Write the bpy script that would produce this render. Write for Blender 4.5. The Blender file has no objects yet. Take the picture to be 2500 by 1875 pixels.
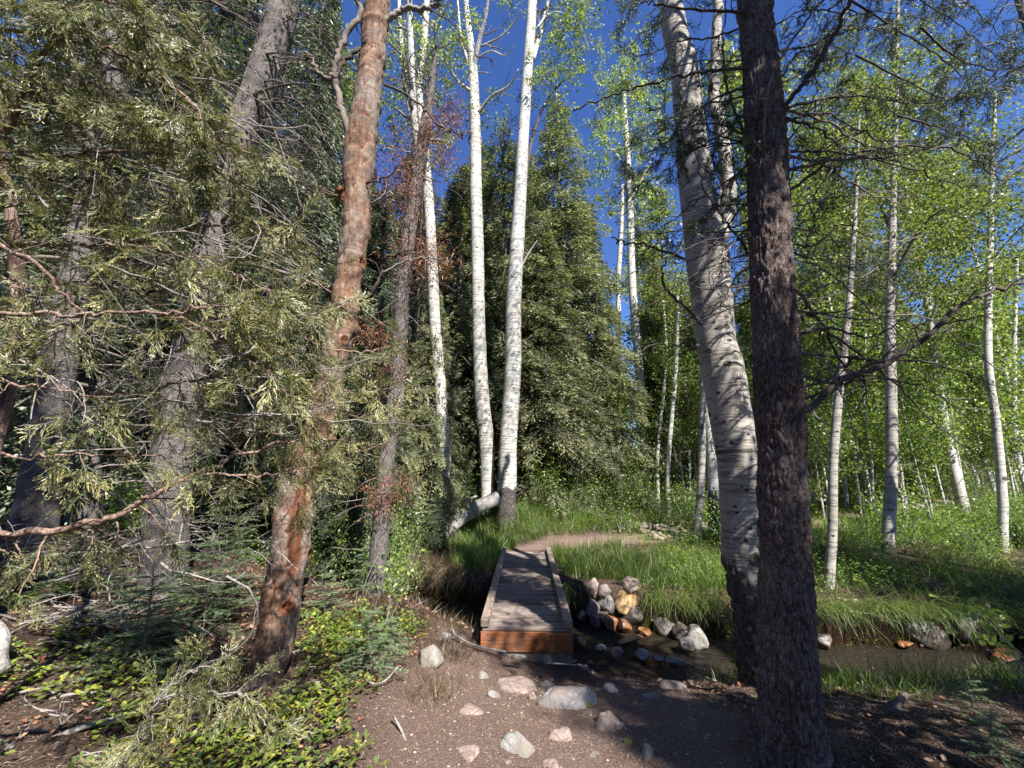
import bpy, math, random
import numpy as np
from mathutils import Vector, Matrix

# ------------------------------------------------------------------ scene, camera, light
scene = bpy.context.scene
CAM_Z = 1.65
PITCH = math.atan(82 / 400)
cam_d = bpy.data.cameras.new("camera")
cam = bpy.data.objects.new("camera", cam_d)
scene.collection.objects.link(cam)
cam.location = (0, 0, CAM_Z)
cam.rotation_euler = (math.pi / 2 + PITCH, 0, 0)
cam_d.sensor_width = 36
cam_d.lens = 400 / 1024 * 36
cam_d.clip_start = 0.05
cam_d.clip_end = 3000
scene.camera = cam

SUN_AZ = math.radians(150)     # clockwise from +Y: behind the camera, to its right
SUN_EL = math.radians(47)
world = bpy.data.worlds.new("World")
scene.world = world
world.use_nodes = True
wn = world.node_tree
bg = wn.nodes["Background"]
sky = wn.nodes.new("ShaderNodeTexSky")
sky.sky_type = 'NISHITA'
sky.sun_disc = False
sky.sun_elevation = SUN_EL
sky.sun_rotation = SUN_AZ
sky.altitude = 1500
sky.air_density = 1.0
sky.dust_density = 0.1
sky.ozone_density = 6.0
hs = wn.nodes.new("ShaderNodeHueSaturation")
hs.inputs["Saturation"].default_value = 1.12
hs.inputs["Hue"].default_value = .512
wn.links.new(sky.outputs[0], hs.inputs["Color"])
wn.links.new(hs.outputs[0], bg.inputs[0])
bg.inputs[1].default_value = 0.088
sun_d = bpy.data.lights.new("sun", 'SUN')
sun = bpy.data.objects.new("sun", sun_d)
scene.collection.objects.link(sun)
SUN_DIR = np.array([math.sin(SUN_AZ) * math.cos(SUN_EL), math.cos(SUN_AZ) * math.cos(SUN_EL), math.sin(SUN_EL)])
sun.rotation_euler = Vector(SUN_DIR).to_track_quat('Z', 'Y').to_euler()
sun_d.energy = 5.0
sun_d.angle = math.radians(0.5)
sun_d.color = (1.0, 0.95, 0.87)
scene.view_settings.view_transform = 'Standard'
scene.view_settings.look = 'None'
scene.view_settings.gamma = 1
scene.view_settings.exposure = 1.42
scene.render.engine = 'CYCLES'
scene.cycles.max_bounces = 6
scene.cycles.diffuse_bounces = 4
scene.cycles.glossy_bounces = 2
scene.cycles.transmission_bounces = 4
scene.cycles.transparent_max_bounces = 4
scene.cycles.sample_clamp_indirect = 4
scene.cycles.use_denoising = True
try:
    scene.cycles.denoising_prefilter = 'ACCURATE'
except Exception:
    pass
C = scene.collection
rng = np.random.default_rng(11)
random.seed(11)

# ------------------------------------------------------------------ numpy noise
def _h(ix, iy, iz, s=0):
    n = (ix.astype(np.int64) * 374761393 + iy.astype(np.int64) * 668265263 + iz.astype(np.int64) * 2147483647 + s * 974634777) & 0xffffffff
    n = ((n ^ (n >> 13)) * 1274126177) & 0xffffffff
    n = n ^ (n >> 16)
    return (n & 0xffffff) / float(0xffffff)

def vnoise(p, s=0):
    i = np.floor(p).astype(np.int64); f = p - i
    f = f * f * (3 - 2 * f)
    r = 0
    for dx in (0, 1):
        for dy in (0, 1):
            for dz in (0, 1):
                w = (f[..., 0] if dx else 1 - f[..., 0]) * (f[..., 1] if dy else 1 - f[..., 1]) * (f[..., 2] if dz else 1 - f[..., 2])
                r = r + w * _h(i[..., 0] + dx, i[..., 1] + dy, i[..., 2] + dz, s)
    return r * 2 - 1

def fbm(p, o=4, s=0):
    r = 0; a = 1; t = 0
    for k in range(o):
        r = r + a * vnoise(p * (2 ** k) + k * 17.3, s + k); t += a; a *= .5
    return r / t

def voro(p, s=0):
    """F2-F1 cell-edge distance, and the cell's own random number"""
    i = np.floor(p).astype(np.int64)
    f1 = np.full(p.shape[:-1], 9.); f2 = f1.copy(); cid = np.zeros(p.shape[:-1])
    for dx in (-1, 0, 1):
        for dy in (-1, 0, 1):
            for dz in (-1, 0, 1):
                c = i + np.array([dx, dy, dz])
                q = np.stack([c[..., 0] + _h(c[..., 0], c[..., 1], c[..., 2], s), c[..., 1] + _h(c[..., 0], c[..., 1], c[..., 2], s + 1),
                              c[..., 2] + _h(c[..., 0], c[..., 1], c[..., 2], s + 2)], -1)
                d = np.sqrt(((q - p) ** 2).sum(-1))
                m = d < f1
                f2 = np.where(m, f1, np.minimum(f2, d)); f1 = np.where(m, d, f1)
                cid = np.where(m, _h(c[..., 0], c[..., 1], c[..., 2], s + 5), cid)
    return f2 - f1, cid

def S(a, b, x):
    t = np.clip((x - a) / (b - a), 0, 1)
    return t * t * (3 - 2 * t)

def nrm(v):
    v = np.asarray(v, float)
    return v / np.maximum(np.linalg.norm(v, axis=-1, keepdims=True), 1e-9)

def rdir(n):
    return nrm(rng.normal(size=(n, 3)))

# ------------------------------------------------------------------ mesh buffer
class Buf:
    def __init__(s):
        s.V = []; s.Q = []; s.T = []; s.R = []; s.n = 0
    def add(s, V, Q=None, T=None, rnd=None):
        V = np.asarray(V, float).reshape(-1, 3)
        if Q is not None and len(Q): s.Q.append(np.asarray(Q, int).reshape(-1, 4) + s.n)
        if T is not None and len(T): s.T.append(np.asarray(T, int).reshape(-1, 3) + s.n)
        s.V.append(V); s.n += len(V)
        s.R.append(np.broadcast_to(np.asarray(0.5 if rnd is None else rnd, float), (len(V),)).copy())
    def mesh(s, name, mat, origin=(0, 0, 0), smooth=True):
        V = np.concatenate(s.V) - np.asarray(origin, float)
        Q = np.concatenate(s.Q) if s.Q else np.zeros((0, 4), int)
        T = np.concatenate(s.T) if s.T else np.zeros((0, 3), int)
        me = bpy.data.meshes.new(name)
        me.vertices.add(len(V)); me.vertices.foreach_set("co", V.astype(np.float32).ravel())
        li = np.concatenate([Q.ravel(), T.ravel()]).astype(np.int32)
        me.loops.add(len(li)); me.loops.foreach_set("vertex_index", li)
        me.polygons.add(len(Q) + len(T))
        ls = np.concatenate([np.arange(len(Q)) * 4, len(Q) * 4 + np.arange(len(T)) * 3]).astype(np.int32)
        me.polygons.foreach_set("loop_start", ls)
        if smooth: me.polygons.foreach_set("use_smooth", np.ones(len(ls), bool))
        me.update(calc_edges=True)
        a = me.attributes.new("rnd", 'FLOAT', 'POINT')
        a.data.foreach_set("value", np.concatenate(s.R).astype(np.float32))
        me.materials.append(mat)
        return me

def link(name, me, parent=None, loc=None, kind=None):
    o = bpy.data.objects.new(name, me); C.objects.link(o)
    if parent is not None: o.parent = parent
    if loc is not None: o.location = loc
    if kind: o["kind"] = kind
    return o

def obj(name, buf, mat, parent=None, origin=(0, 0, 0), kind=None, smooth=True):
    """one mesh object whose vertices are given in world space; origin is its (or its thing's) base"""
    me = buf.mesh(name, mat, origin, smooth)
    return link(name, me, parent, tuple(origin) if parent is None else None, kind)

def tag(o, label, cat, group=None):
    o["label"] = label; o["category"] = cat
    if group: o["group"] = group
    return o

def thing(name, loc, label, cat, group=None, rz=0, sc=1):
    o = bpy.data.objects.new(name, None); C.objects.link(o)
    o.empty_display_size = .1
    o.location = tuple(loc); o.rotation_euler = (0, 0, rz); o.scale = (sc, sc, sc) if np.isscalar(sc) else sc
    return tag(o, label, cat, group)

# leaf templates: coordinates along (direction, side, normal)
T_RHOMB = ([(0, 0, 0), (.45, .5, .12), (1, 0, 0), (.45, -.5, .12)], [(0, 1, 2, 3)], [])
T_ROUND = ([(0, 0, 0), (.3, .46, .1), (.72, .42, .1), (1, 0, 0), (.72, -.42, .1), (.3, -.46, .1)], [(0, 1, 2, 3), (0, 3, 4, 5)], [])
T_NEEDLE = ([(0, -.5, 0), (0, .5, 0), (1, 0, 0)], [], [(0, 1, 2)])
T_BLADE = ([(0, -.5, 0), (0, .5, 0), (.5, .4, .07), (.5, -.4, .07), (.85, .22, .24), (.85, -.22, .24), (1, 0, .42)], [(0, 1, 2, 3), (3, 2, 4, 5)], [(5, 4, 6)])
T_BLADE2 = ([(0, -.5, 0), (0, .5, 0), (.6, .4, .12), (.6, -.4, .12), (1, 0, .35)], [(0, 1, 2, 3)], [(3, 2, 4)])
_a = 2 * math.pi / 3
T_STICK = ([(0, math.cos(k * _a) * .5, math.sin(k * _a) * .5) for k in range(3)] + [(1, math.cos(k * _a) * .35, math.sin(k * _a) * .35) for k in range(3)],
           [(0, 1, 4, 3), (1, 2, 5, 4), (2, 0, 3, 5)], [])
T_RIB = ([(0, -.5, 0), (0, .5, 0), (1, .32, .1), (1, -.32, .1)], [(0, 1, 2, 3)], [])
_hol = [(0, .02), (.12, .22), (.2, .16), (.3, .42), (.42, .26), (.56, .44), (.66, .24), (.8, .28), (.86, .12), (1, 0)]
_hv = [(x, y, .25 * y) for x, y in _hol] + [(x, -y, .25 * y) for x, y in _hol[:-1]] + [(.5, 0, 0), (0, 0, 0)]
T_HOLLY = (_hv, [], [(20 - 1, k, k + 1) if k < 9 else None for k in range(9)] + [(19, 10 + k + 1 if k < 8 else 9, 10 + k) for k in range(9)])

def inst(buf, T, P, D, N, L, W, rnd=None, nscale=None):
    """many copies of a leaf template: P base, D direction, N normal, L length, W width"""
    P = np.asarray(P, float); n = len(P)
    if n == 0: return
    D = nrm(D); N = np.asarray(N, float)
    Sd = nrm(np.cross(N, D)); N = np.cross(D, Sd)
    L = np.broadcast_to(np.asarray(L, float), (n,)); W = np.broadcast_to(np.asarray(W, float), (n,))
    ns = W if nscale is None else np.broadcast_to(np.asarray(nscale, float), (n,))
    t = np.array(T[0], float); k = len(t)
    V = P[:, None] + D[:, None] * (t[None, :, 0] * L[:, None])[..., None] + Sd[:, None] * (t[None, :, 1] * W[:, None])[..., None] + N[:, None] * (t[None, :, 2] * ns[:, None])[..., None]
    off = (np.arange(n) * k)[:, None, None]
    Q = (np.array(T[1], int)[None] + off).reshape(-1, 4) if len(T[1]) else None
    Tr = (np.array(T[2], int)[None] + off).reshape(-1, 3) if len(T[2]) else None
    if rnd is None: rnd = rng.random(n)
    buf.add(V.reshape(-1, 3), Q, Tr, np.repeat(np.broadcast_to(rnd, (n,)), k))

def smooth_poly(pts, per=6):
    pts = np.asarray(pts, float)
    if len(pts) < 3:
        t = np.linspace(0, 1, per + 1)[:, None]; return pts[0] * (1 - t) + pts[-1] * t
    P = np.vstack([2 * pts[0] - pts[1], pts, 2 * pts[-1] - pts[-2]])
    out = []
    for i in range(1, len(P) - 2):
        t = np.linspace(0, 1, per, endpoint=False)[:, None]
        a, b, c, d = P[i - 1], P[i], P[i + 1], P[i + 2]
        out.append(.5 * ((2 * b) + (c - a) * t + (2 * a - 5 * b + 4 * c - d) * t ** 2 + (3 * b - a - 3 * c + d) * t ** 3))
    out.append(pts[-1:])
    return np.vstack(out)

def frames(pts):
    T = nrm(np.gradient(pts, axis=0))
    up = np.array([0, 1., 0]) if abs(T[0][1]) < .8 else np.array([1., 0, 0])
    A = np.zeros_like(T); a = nrm(np.cross(np.cross(T[0], up), T[0]))
    for i in range(len(T)):
        a = a - T[i] * a.dot(T[i]); a = a / (np.linalg.norm(a) + 1e-9); A[i] = a
    return T, A, np.cross(T, A)

def tube(buf, pts, rad, sides=6, rnd=.5, disp=None):
    pts = np.asarray(pts, float); n = len(pts)
    rad = np.broadcast_to(np.asarray(rad, float), (n,))
    T, A, B = frames(pts)
    th = np.arange(sides) * 2 * math.pi / sides
    ring = A[:, None] * np.cos(th)[None, :, None] + B[:, None] * np.sin(th)[None, :, None]
    R = rad[:, None] * np.ones((1, sides)); at = rnd
    if disp is not None:
        base = pts[:, None] + ring * rad[:, None, None]
        s = np.concatenate([[0], np.cumsum(np.linalg.norm(np.diff(pts, axis=0), axis=1))])
        off, at = disp(base, np.broadcast_to(s[:, None], R.shape), th[None, :] + 0 * R, R)
        R = R + off; at = np.asarray(at) + 0 * R; at = at.ravel()
    V = pts[:, None] + ring * R[..., None]
    i = np.arange(n - 1)[:, None]; j = np.arange(sides)[None]; j2 = (j + 1) % sides
    Q = np.stack([i * sides + j, i * sides + j2, (i + 1) * sides + j2, (i + 1) * sides + j], -1).reshape(-1, 4)
    if disp is not None or sides > 6:      # close the far end and the near end
        V = np.concatenate([V.reshape(-1, 3), pts[-1:], pts[:1]])
        if np.ndim(at): at = np.concatenate([at, at[-1:], at[:1]])
        m = n * sides; b = (n - 1) * sides
        Tt = [(b + k, b + (k + 1) % sides, m) for k in range(sides)] + [((k + 1) % sides, k, m + 1) for k in range(sides)]
        buf.add(V, Q, Tt, at)
    else:
        buf.add(V.reshape(-1, 3), Q, None, at)

def resample(pts, rad, n):
    p = smooth_poly(pts, 8); r = smooth_poly(np.stack([rad, rad, rad], 1), 8)[:, 0]
    s = np.concatenate([[0], np.cumsum(np.linalg.norm(np.diff(p, axis=0), axis=1))])
    t = np.linspace(0, s[-1], n)
    return np.stack([np.interp(t, s, p[:, k]) for k in range(3)], 1), np.interp(t, s, r)

def wiggle(p0, d, L, n=6, w=.25, droop=0., curl=0.):
    """a wandering twig path"""
    pts = [np.asarray(p0, float)]; d = nrm(d); ax = nrm(rng.normal(size=3))
    for k in range(n):
        d = nrm(d + rng.normal(size=3) * w + np.array([0, 0, -droop]) + curl * np.cross(ax, d))
        pts.append(pts[-1] + d * L / n)
    return np.array(pts)

def twigs(buf, pts, r0, depth=1, every=.12, Lr=(.1, .35), w=.22, droop=0., start=.15, curl=0., spread=1., tips=None, sides=4):
    """bare side twigs along a limb"""
    s = np.concatenate([[0], np.cumsum(np.linalg.norm(np.diff(pts, axis=0), axis=1))]); tot = s[-1]
    n = max(1, int(tot * (1 - start) / every))
    for k in range(n):
        t = tot * (start + (1 - start) * (k + rng.random()) / n)
        i = min(len(pts) - 2, max(0, int(np.searchsorted(s, t)) - 1))
        p = pts[i] + (pts[i + 1] - pts[i]) * (t - s[i]) / max(1e-6, s[i + 1] - s[i])
        T = nrm(pts[i + 1] - pts[i])
        side = nrm(np.cross(T, rng.normal(size=3)))
        d = T * rng.uniform(.3, .9) + side * spread
        L = rng.uniform(*Lr) * (1.1 - .6 * t / tot)
        tw = wiggle(p, d, L, 6, w, droop, curl * rng.uniform(-1, 1))
        r = max(.0012, r0 * (1 - .7 * t / tot))
        tube(buf, tw, np.linspace(r, r * .35, len(tw)), sides)
        if tips is not None: tips.append((tw, depth))
        if depth > 1: twigs(buf, tw, r * .55, depth - 1, every * .7, (Lr[0] * .5, Lr[1] * .5), w, droop, .2, curl, spread, tips, sides)

# ------------------------------------------------------------------ materials
def mk(name):
    m = bpy.data.materials.new(name); m.use_nodes = True
    nt = m.node_tree; nt.nodes.clear()
    out = nt.nodes.new("ShaderNodeOutputMaterial")
    return m, nt, out

class G:
    """terse node helper"""
    def __init__(s, nt): s.nt = nt
    def put(s, sock, v):
        if isinstance(v, bpy.types.NodeSocket): s.nt.links.new(v, sock)
        elif isinstance(v, (tuple, list)) and len(v) == 3 and sock.type == 'RGBA': sock.default_value = (*v, 1)
        else: sock.default_value = v
    def coord(s): return s.nt.nodes.new("ShaderNodeTexCoord").outputs["Object"]
    def attr(s, n="rnd"):
        a = s.nt.nodes.new("ShaderNodeAttribute"); a.attribute_name = n; return a.outputs["Fac"]
    def orand(s): return s.nt.nodes.new("ShaderNodeObjectInfo").outputs["Random"]
    def mapv(s, v, sc=(1, 1, 1), loc=(0, 0, 0)):
        m = s.nt.nodes.new("ShaderNodeMapping"); s.put(m.inputs[0], v); m.inputs["Scale"].default_value = sc; m.inputs["Location"].default_value = loc; return m.outputs[0]
    def noise(s, v, scale, detail=4, rough=.6, dist=0.):
        n = s.nt.nodes.new("ShaderNodeTexNoise"); s.put(n.inputs["Vector"], v); n.inputs["Scale"].default_value = scale
        n.inputs["Detail"].default_value = detail; n.inputs["Roughness"].default_value = rough; n.inputs["Distortion"].default_value = dist
        return n.outputs[0]
    def voro(s, v, scale, feature='DISTANCE_TO_EDGE', out=0):
        n = s.nt.nodes.new("ShaderNodeTexVoronoi"); n.feature = feature; s.put(n.inputs["Vector"], v); n.inputs["Scale"].default_value = scale
        return n.outputs[out]
    def ramp(s, f, stops, interp='LINEAR'):
        r = s.nt.nodes.new("ShaderNodeValToRGB"); s.put(r.inputs[0], f); e = r.color_ramp.elements; r.color_ramp.interpolation = interp
        while len(e) < len(stops): e.new(.5)
        for k, (p, c) in enumerate(stops):
            e[k].position = p; e[k].color = (*c, 1) if isinstance(c, (tuple, list)) else (c, c, c, 1)
        return r.outputs[0]
    def mix(s, f, a, b, mode='MIX'):
        m = s.nt.nodes.new("ShaderNodeMix"); m.data_type = 'RGBA'; m.blend_type = mode
        s.put(m.inputs[0], f); s.put(m.inputs[6], a); s.put(m.inputs[7], b); return m.outputs[2]
    def math(s, op, a, b=0.):
        m = s.nt.nodes.new("ShaderNodeMath"); m.operation = op; s.put(m.inputs[0], a); s.put(m.inputs[1], b); m.use_clamp = False; return m.outputs[0]
    def addv(s, a, b):
        m = s.nt.nodes.new("ShaderNodeVectorMath"); m.operation = 'ADD'; s.put(m.inputs[0], a); s.put(m.inputs[1], b); return m.outputs[0]
    def scalev(s, a, k):
        m = s.nt.nodes.new("ShaderNodeVectorMath"); m.operation = 'SCALE'; s.put(m.inputs[0], a); m.inputs["Scale"].default_value = k; return m.outputs[0]
    def bump(s, h, dist=.01, strength=1.):
        b = s.nt.nodes.new("ShaderNodeBump"); b.inputs["Distance"].default_value = dist; b.inputs["Strength"].default_value = strength; s.put(b.inputs["Height"], h); return b.outputs[0]
    def hsv(s, col, h=.5, sat=1., val=1.):
        n = s.nt.nodes.new("ShaderNodeHueSaturation"); s.put(n.inputs["Hue"], h); s.put(n.inputs["Saturation"], sat); s.put(n.inputs["Value"], val); s.put(n.inputs["Color"], col); return n.outputs[0]
    def bsdf(s, col, rough=.9, spec=.15, normal=None):
        b = s.nt.nodes.new("ShaderNodeBsdfPrincipled"); s.put(b.inputs["Base Color"], col); s.put(b.inputs["Roughness"], rough)
        b.inputs["Specular IOR Level"].default_value = spec
        if normal is not None: s.nt.links.new(normal, b.inputs["Normal"])
        return b.outputs[0]

def leaf_mat(name, dark, mid, light, trans=.4, gloss=.08, tcol=None, rough=.45, ovar=.25):
    m, nt, out = mk(name); g = G(nt)
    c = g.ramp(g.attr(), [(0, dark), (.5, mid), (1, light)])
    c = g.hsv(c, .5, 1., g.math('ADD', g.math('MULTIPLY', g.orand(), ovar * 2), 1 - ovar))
    d = nt.nodes.new("ShaderNodeBsdfDiffuse"); g.put(d.inputs[0], c)
    t = nt.nodes.new("ShaderNodeBsdfTranslucent"); g.put(t.inputs[0], g.mix(1., c, tcol or (1.3, 1.5, .6), 'MULTIPLY'))
    x = nt.nodes.new("ShaderNodeMixShader"); x.inputs[0].default_value = trans; nt.links.new(d.outputs[0], x.inputs[1]); nt.links.new(t.outputs[0], x.inputs[2])
    gl = nt.nodes.new("ShaderNodeBsdfGlossy"); gl.inputs["Roughness"].default_value = rough; gl.inputs[0].default_value = (.9, .9, .9, 1)
    y = nt.nodes.new("ShaderNodeMixShader"); y.inputs[0].default_value = gloss; nt.links.new(x.outputs[0], y.inputs[1]); nt.links.new(gl.outputs[0], y.inputs[2])
    nt.links.new(y.outputs[0], out.inputs[0])
    return m

def bark_mat(name, c_dark, c_mid, c_light, scale=28, squash=.45, crack=.05, bump=.012, line=0.):
    m, nt, out = mk(name); g = G(nt)
    v = g.coord()
    nz = g.noise(v, 9, 3)
    vv = g.addv(g.mapv(v, (1, 1, squash)), g.scalev(nz, .12))
    e = g.voro(vv, scale)
    cr = g.ramp(e, [(0, .45), (crack, .8), (crack * 3.5, 1.)])
    fine = g.noise(g.mapv(v, (1, 1, .4)), 70, 5, .7)
    big = g.noise(v, 3.5, 3)
    col = g.ramp(fine, [(.3, c_dark), (.5, c_mid), (.72, c_light)])
    col = g.mix(g.ramp(big, [(.35, 0.), (.7, .6)]), col, c_light)
    col = g.mix(cr, tuple(x * .35 for x in c_dark), col)
    col = g.mix(g.ramp(g.attr(), [(0, 0.), (.4, 1.)]), tuple(x * .4 for x in c_dark), col)
    h = g.math('ADD', g.math('MULTIPLY', cr, .7), g.math('MULTIPLY', fine, .6))
    nt.links.new(g.bsdf(col, .9, .12, g.bump(h, bump)), out.inputs[0])
    return m

def aspen_mat(name, white=(.62, .61, .57), warm=(.42, .40, .34), black=(.035, .03, .028), linescale=34):
    """rnd attribute: 0 = clean white skin, 1 = black scar or rough old bark"""
    m, nt, out = mk(name); g = G(nt)
    v = g.coord()
    big = g.noise(g.mapv(v, (1, 1, .35)), 3., 3)
    col = g.mix(g.ramp(big, [(.35, 0.), (.7, .8)]), white, warm)
    mott = g.noise(g.mapv(v, (1, 1, .6)), 26, 5, .7)
    col = g.mix(g.ramp(mott, [(.40, 0.), (.72, .55)]), col, (.26, .25, .22))
    wv = g.addv(v, g.scalev(g.noise(v, 5, 2), .06))
    l1 = g.noise(g.mapv(wv, (1.6, 1.6, linescale)), 1., 3, .6)
    l2 = g.noise(g.mapv(wv, (7, 7, linescale * 2.5)), 1., 2, .6)
    ln = g.ramp(l1, [(.50, 0.), (.58, .8), (.63, 0.)])
    lm = g.ramp(l2, [(.60, 0.), (.68, .8)])
    col = g.mix(ln, col, (.10, .09, .08))
    col = g.mix(lm, col, (.13, .11, .10))
    sp = g.voro(g.mapv(wv, (1, 1, 1.6)), 5.5, 'F1')
    col = g.mix(g.ramp(sp, [(.10, 1.), (.17, 0.)]), col, black)
    rough = g.noise(g.mapv(v, (1, 1, .5)), 40, 5, .75)
    old = g.ramp(rough, [(.35, black), (.55, (.10, .09, .08)), (.72, (.27, .25, .23))])
    a = g.math('ADD', g.attr(), g.math('MULTIPLY', g.math('SUBTRACT', rough, .5), .6))
    col = g.mix(g.ramp(a, [(.38, 0.), (.55, 1.)]), col, old)
    h = g.math('ADD', g.math('MULTIPLY', rough, .5), g.math('MULTIPLY', g.math('ADD', ln, lm), -.5))
    nt.links.new(g.bsdf(col, .75, .2, g.bump(h, .006)), out.inputs[0])
    return m

M = {}
M['aspen'] = aspen_mat("aspen_bark")
M['aspen_shaded'] = aspen_mat("aspen_bark_shaded", (.40, .375, .34), (.28, .25, .215), linescale=20)  # coarser-ringed aspen bark, greyed: the trunks' shade is put into its colour
M['pine'] = bark_mat("conifer_bark", (.042, .030, .027), (.095, .068, .062), (.26, .215, .20), 40, .35, .05, .012)
M['spruce'] = bark_mat("spruce_bark", (.055, .047, .045), (.115, .10, .096), (.27, .245, .23), 48, .5, .05, .010)
M['limb'] = bark_mat("limb_bark", (.075, .055, .048), (.15, .12, .105), (.30, .26, .23), 60, .6, .04, .004)
M['limb_dark'] = bark_mat("dark_limb_bark", (.035, .028, .025), (.07, .055, .05), (.16, .14, .13), 60, .6, .04, .004)
M['juniper_limb'] = bark_mat("juniper_bark", (.09, .052, .040), (.185, .115, .088), (.36, .27, .23), 40, .2, .05, .005)
M['twig'] = bark_mat("grey_twig", (.11, .095, .088), (.21, .19, .175), (.38, .35, .33), 60, .6, .03, .003)
M['juniper'] = leaf_mat("juniper_foliage", (.030, .042, .016), (.11, .122, .045), (.36, .33, .15), .25, .05)
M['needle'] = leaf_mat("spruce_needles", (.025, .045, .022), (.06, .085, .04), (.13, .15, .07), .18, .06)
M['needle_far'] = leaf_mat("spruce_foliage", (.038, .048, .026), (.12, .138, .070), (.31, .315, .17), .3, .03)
M['fir'] = leaf_mat("fir_needles", (.06, .11, .05), (.13, .20, .10), (.26, .34, .18), .35, .06)
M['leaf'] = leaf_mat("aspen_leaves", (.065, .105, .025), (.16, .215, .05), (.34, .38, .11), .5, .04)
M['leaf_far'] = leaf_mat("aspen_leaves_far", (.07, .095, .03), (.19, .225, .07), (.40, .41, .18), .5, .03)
M['bush'] = leaf_mat("bush_leaves", (.06, .115, .022), (.15, .22, .04), (.29, .35, .08), .45, .04)
M['grass'] = leaf_mat("grass_blades", (.04, .085, .014), (.115, .185, .03), (.34, .37, .11), .45, .04)
M['straw'] = leaf_mat("dry_grass", (.07, .045, .025), (.16, .11, .06), (.34, .28, .16), .3, .04, (1.1, 1., .8))
M['ground_cover'] = leaf_mat("holly_leaves", (.06, .12, .02), (.19, .26, .035), (.48, .46, .06), .35, .08)
M['litter'] = leaf_mat("fallen_leaves", (.13, .06, .035), (.34, .15, .08), (.50, .30, .18), .15, .05, (1.2, .9, .6))
M['dead_needle'] = leaf_mat("rust_needles", (.07, .025, .012), (.17, .065, .03), (.32, .14, .07), .25, .03, (1.3, .9, .6))
M['pneedle'] = leaf_mat("fallen_needles", (.15, .09, .065), (.30, .205, .155), (.52, .42, .34), .0, .04)

# ------------------------------------------------------------------ measuring the photograph
cp, sp_ = math.cos(PITCH), math.sin(PITCH)
def ray(px, py):
    u = (px - 1106) / 864; v = (829.5 - py) / 864
    return np.array([u, cp - v * sp_, sp_ + v * cp])
CAMP = np.array([0, 0, CAM_Z])
def PY(px, py, Y):
    r = ray(px, py); return CAMP + r * (Y / r[1])
def PT(px, py, t):
    return CAMP + ray(px, py) * t

# ------------------------------------------------------------------ terrain
_cx = [-80, -12, -6, -3.5, -1.3, 0, 1.5, 3, 5, 9, 14, 60]
_cy = [30, 12, 8.8, 7.5, 6.8, 6.3, 5.62, 5.3, 5.1, 4.7, 4.0, -6]
def creek_y(x): return np.interp(x, _cx, _cy)
WATER_Z = -.60

def path_mask(x, y):
    """1 on trodden earth, 0 in the litter"""
    wob = .18 * vnoise(np.stack([x * 1.3, y * 1.3, 0 * x], -1), 3)
    near = S(.95, .55, np.abs(x - np.interp(y, [-8, 0, 2, 3, 4.6], [.2, .25, .25, .3, .22])) * np.interp(y, [0, 2, 3.2, 4.7], [1, .85, .62, .8]) - .12 + wob) * (y < 5.2)
    far = S(.55, .2, np.abs(y - np.interp(x, [-.4, .3, .9, 2, 4, 8, 30], [8.9, 9.0, 9.25, 9.6, 9.9, 11.5, 24])) + wob) * (x > -.2) * (y > 8)
    return np.clip(np.maximum(near, far), 0, 1)

def terrain(x, y, fine=True):
    x = np.asarray(x, float); y = np.asarray(y, float)
    d = y - creek_y(x)
    p = np.stack([x, y, 0 * x], -1)
    near = -.30 * S(2.7, 4.5, y) * S(-1.6, .1, x) + .10 * np.clip(-x - 1.3, 0, 9) + .03 * np.clip(x - 3, 0, 5)
    near = near - .12 * S(3.7, 4.65, y) * S(-.35, .6, x)
    near = near - .12 * S(-1.6, -.8, d) * S(.2, -1.2, x) + .05 * fbm(p * .9, 3, 7) * S(.3, 1.4, np.abs(x - .3))
    far = -.09 - .03 * S(2.0, 1.0, y - 0 * x) + .50 * S(9.1, 10.9, y) * S(3.2, 1.2, x) + .022 * np.clip(y - 8, 0, 60) + .10 * S(1.5, 5, d) * S(2, 4, x)
    far = far + .06 * fbm(p * .7, 3, 9) * S(.8, 2.5, d) + 1.0 * S(25, 70, y) + .12 * np.clip(-x - 4, 0, 20) * .5
    far = far - .06 * S(.9, .6, d)
    wn_ = 1 - S(-1.25, -.72, d - .22 * S(2, 3.2, x) + .12 * vnoise(p * 2.1, 21)); wf_ = S(.58, .80, d + .10 * vnoise(p * 2.7, 22))
    bed = -.74 + .04 * vnoise(p * 5, 4)
    h = near * wn_ + far * wf_ + bed * (1 - wn_ - wf_)
    if fine:
        pm = path_mask(x, y)
        h = h + (.012 + .012 * (1 - pm)) * fbm(p * 5.5, 3, 12) + (.004 + .008 * (1 - pm)) * fbm(p * 24, 2, 14)
    return h

def gz(x, y): return float(terrain(np.array([x]), np.array([y]))[0])
def hit(px, py):
    """the place on the ground seen at a pixel of the photograph"""
    r = ray(px, py); t = np.linspace(1.2, 60, 4000)
    P = CAMP + r[None] * t[:, None]
    below = P[:, 2] < terrain(P[:, 0], P[:, 1], False)
    k = int(np.argmax(below)) if below.any() else len(t) - 1
    return P[k], t[k]

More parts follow.
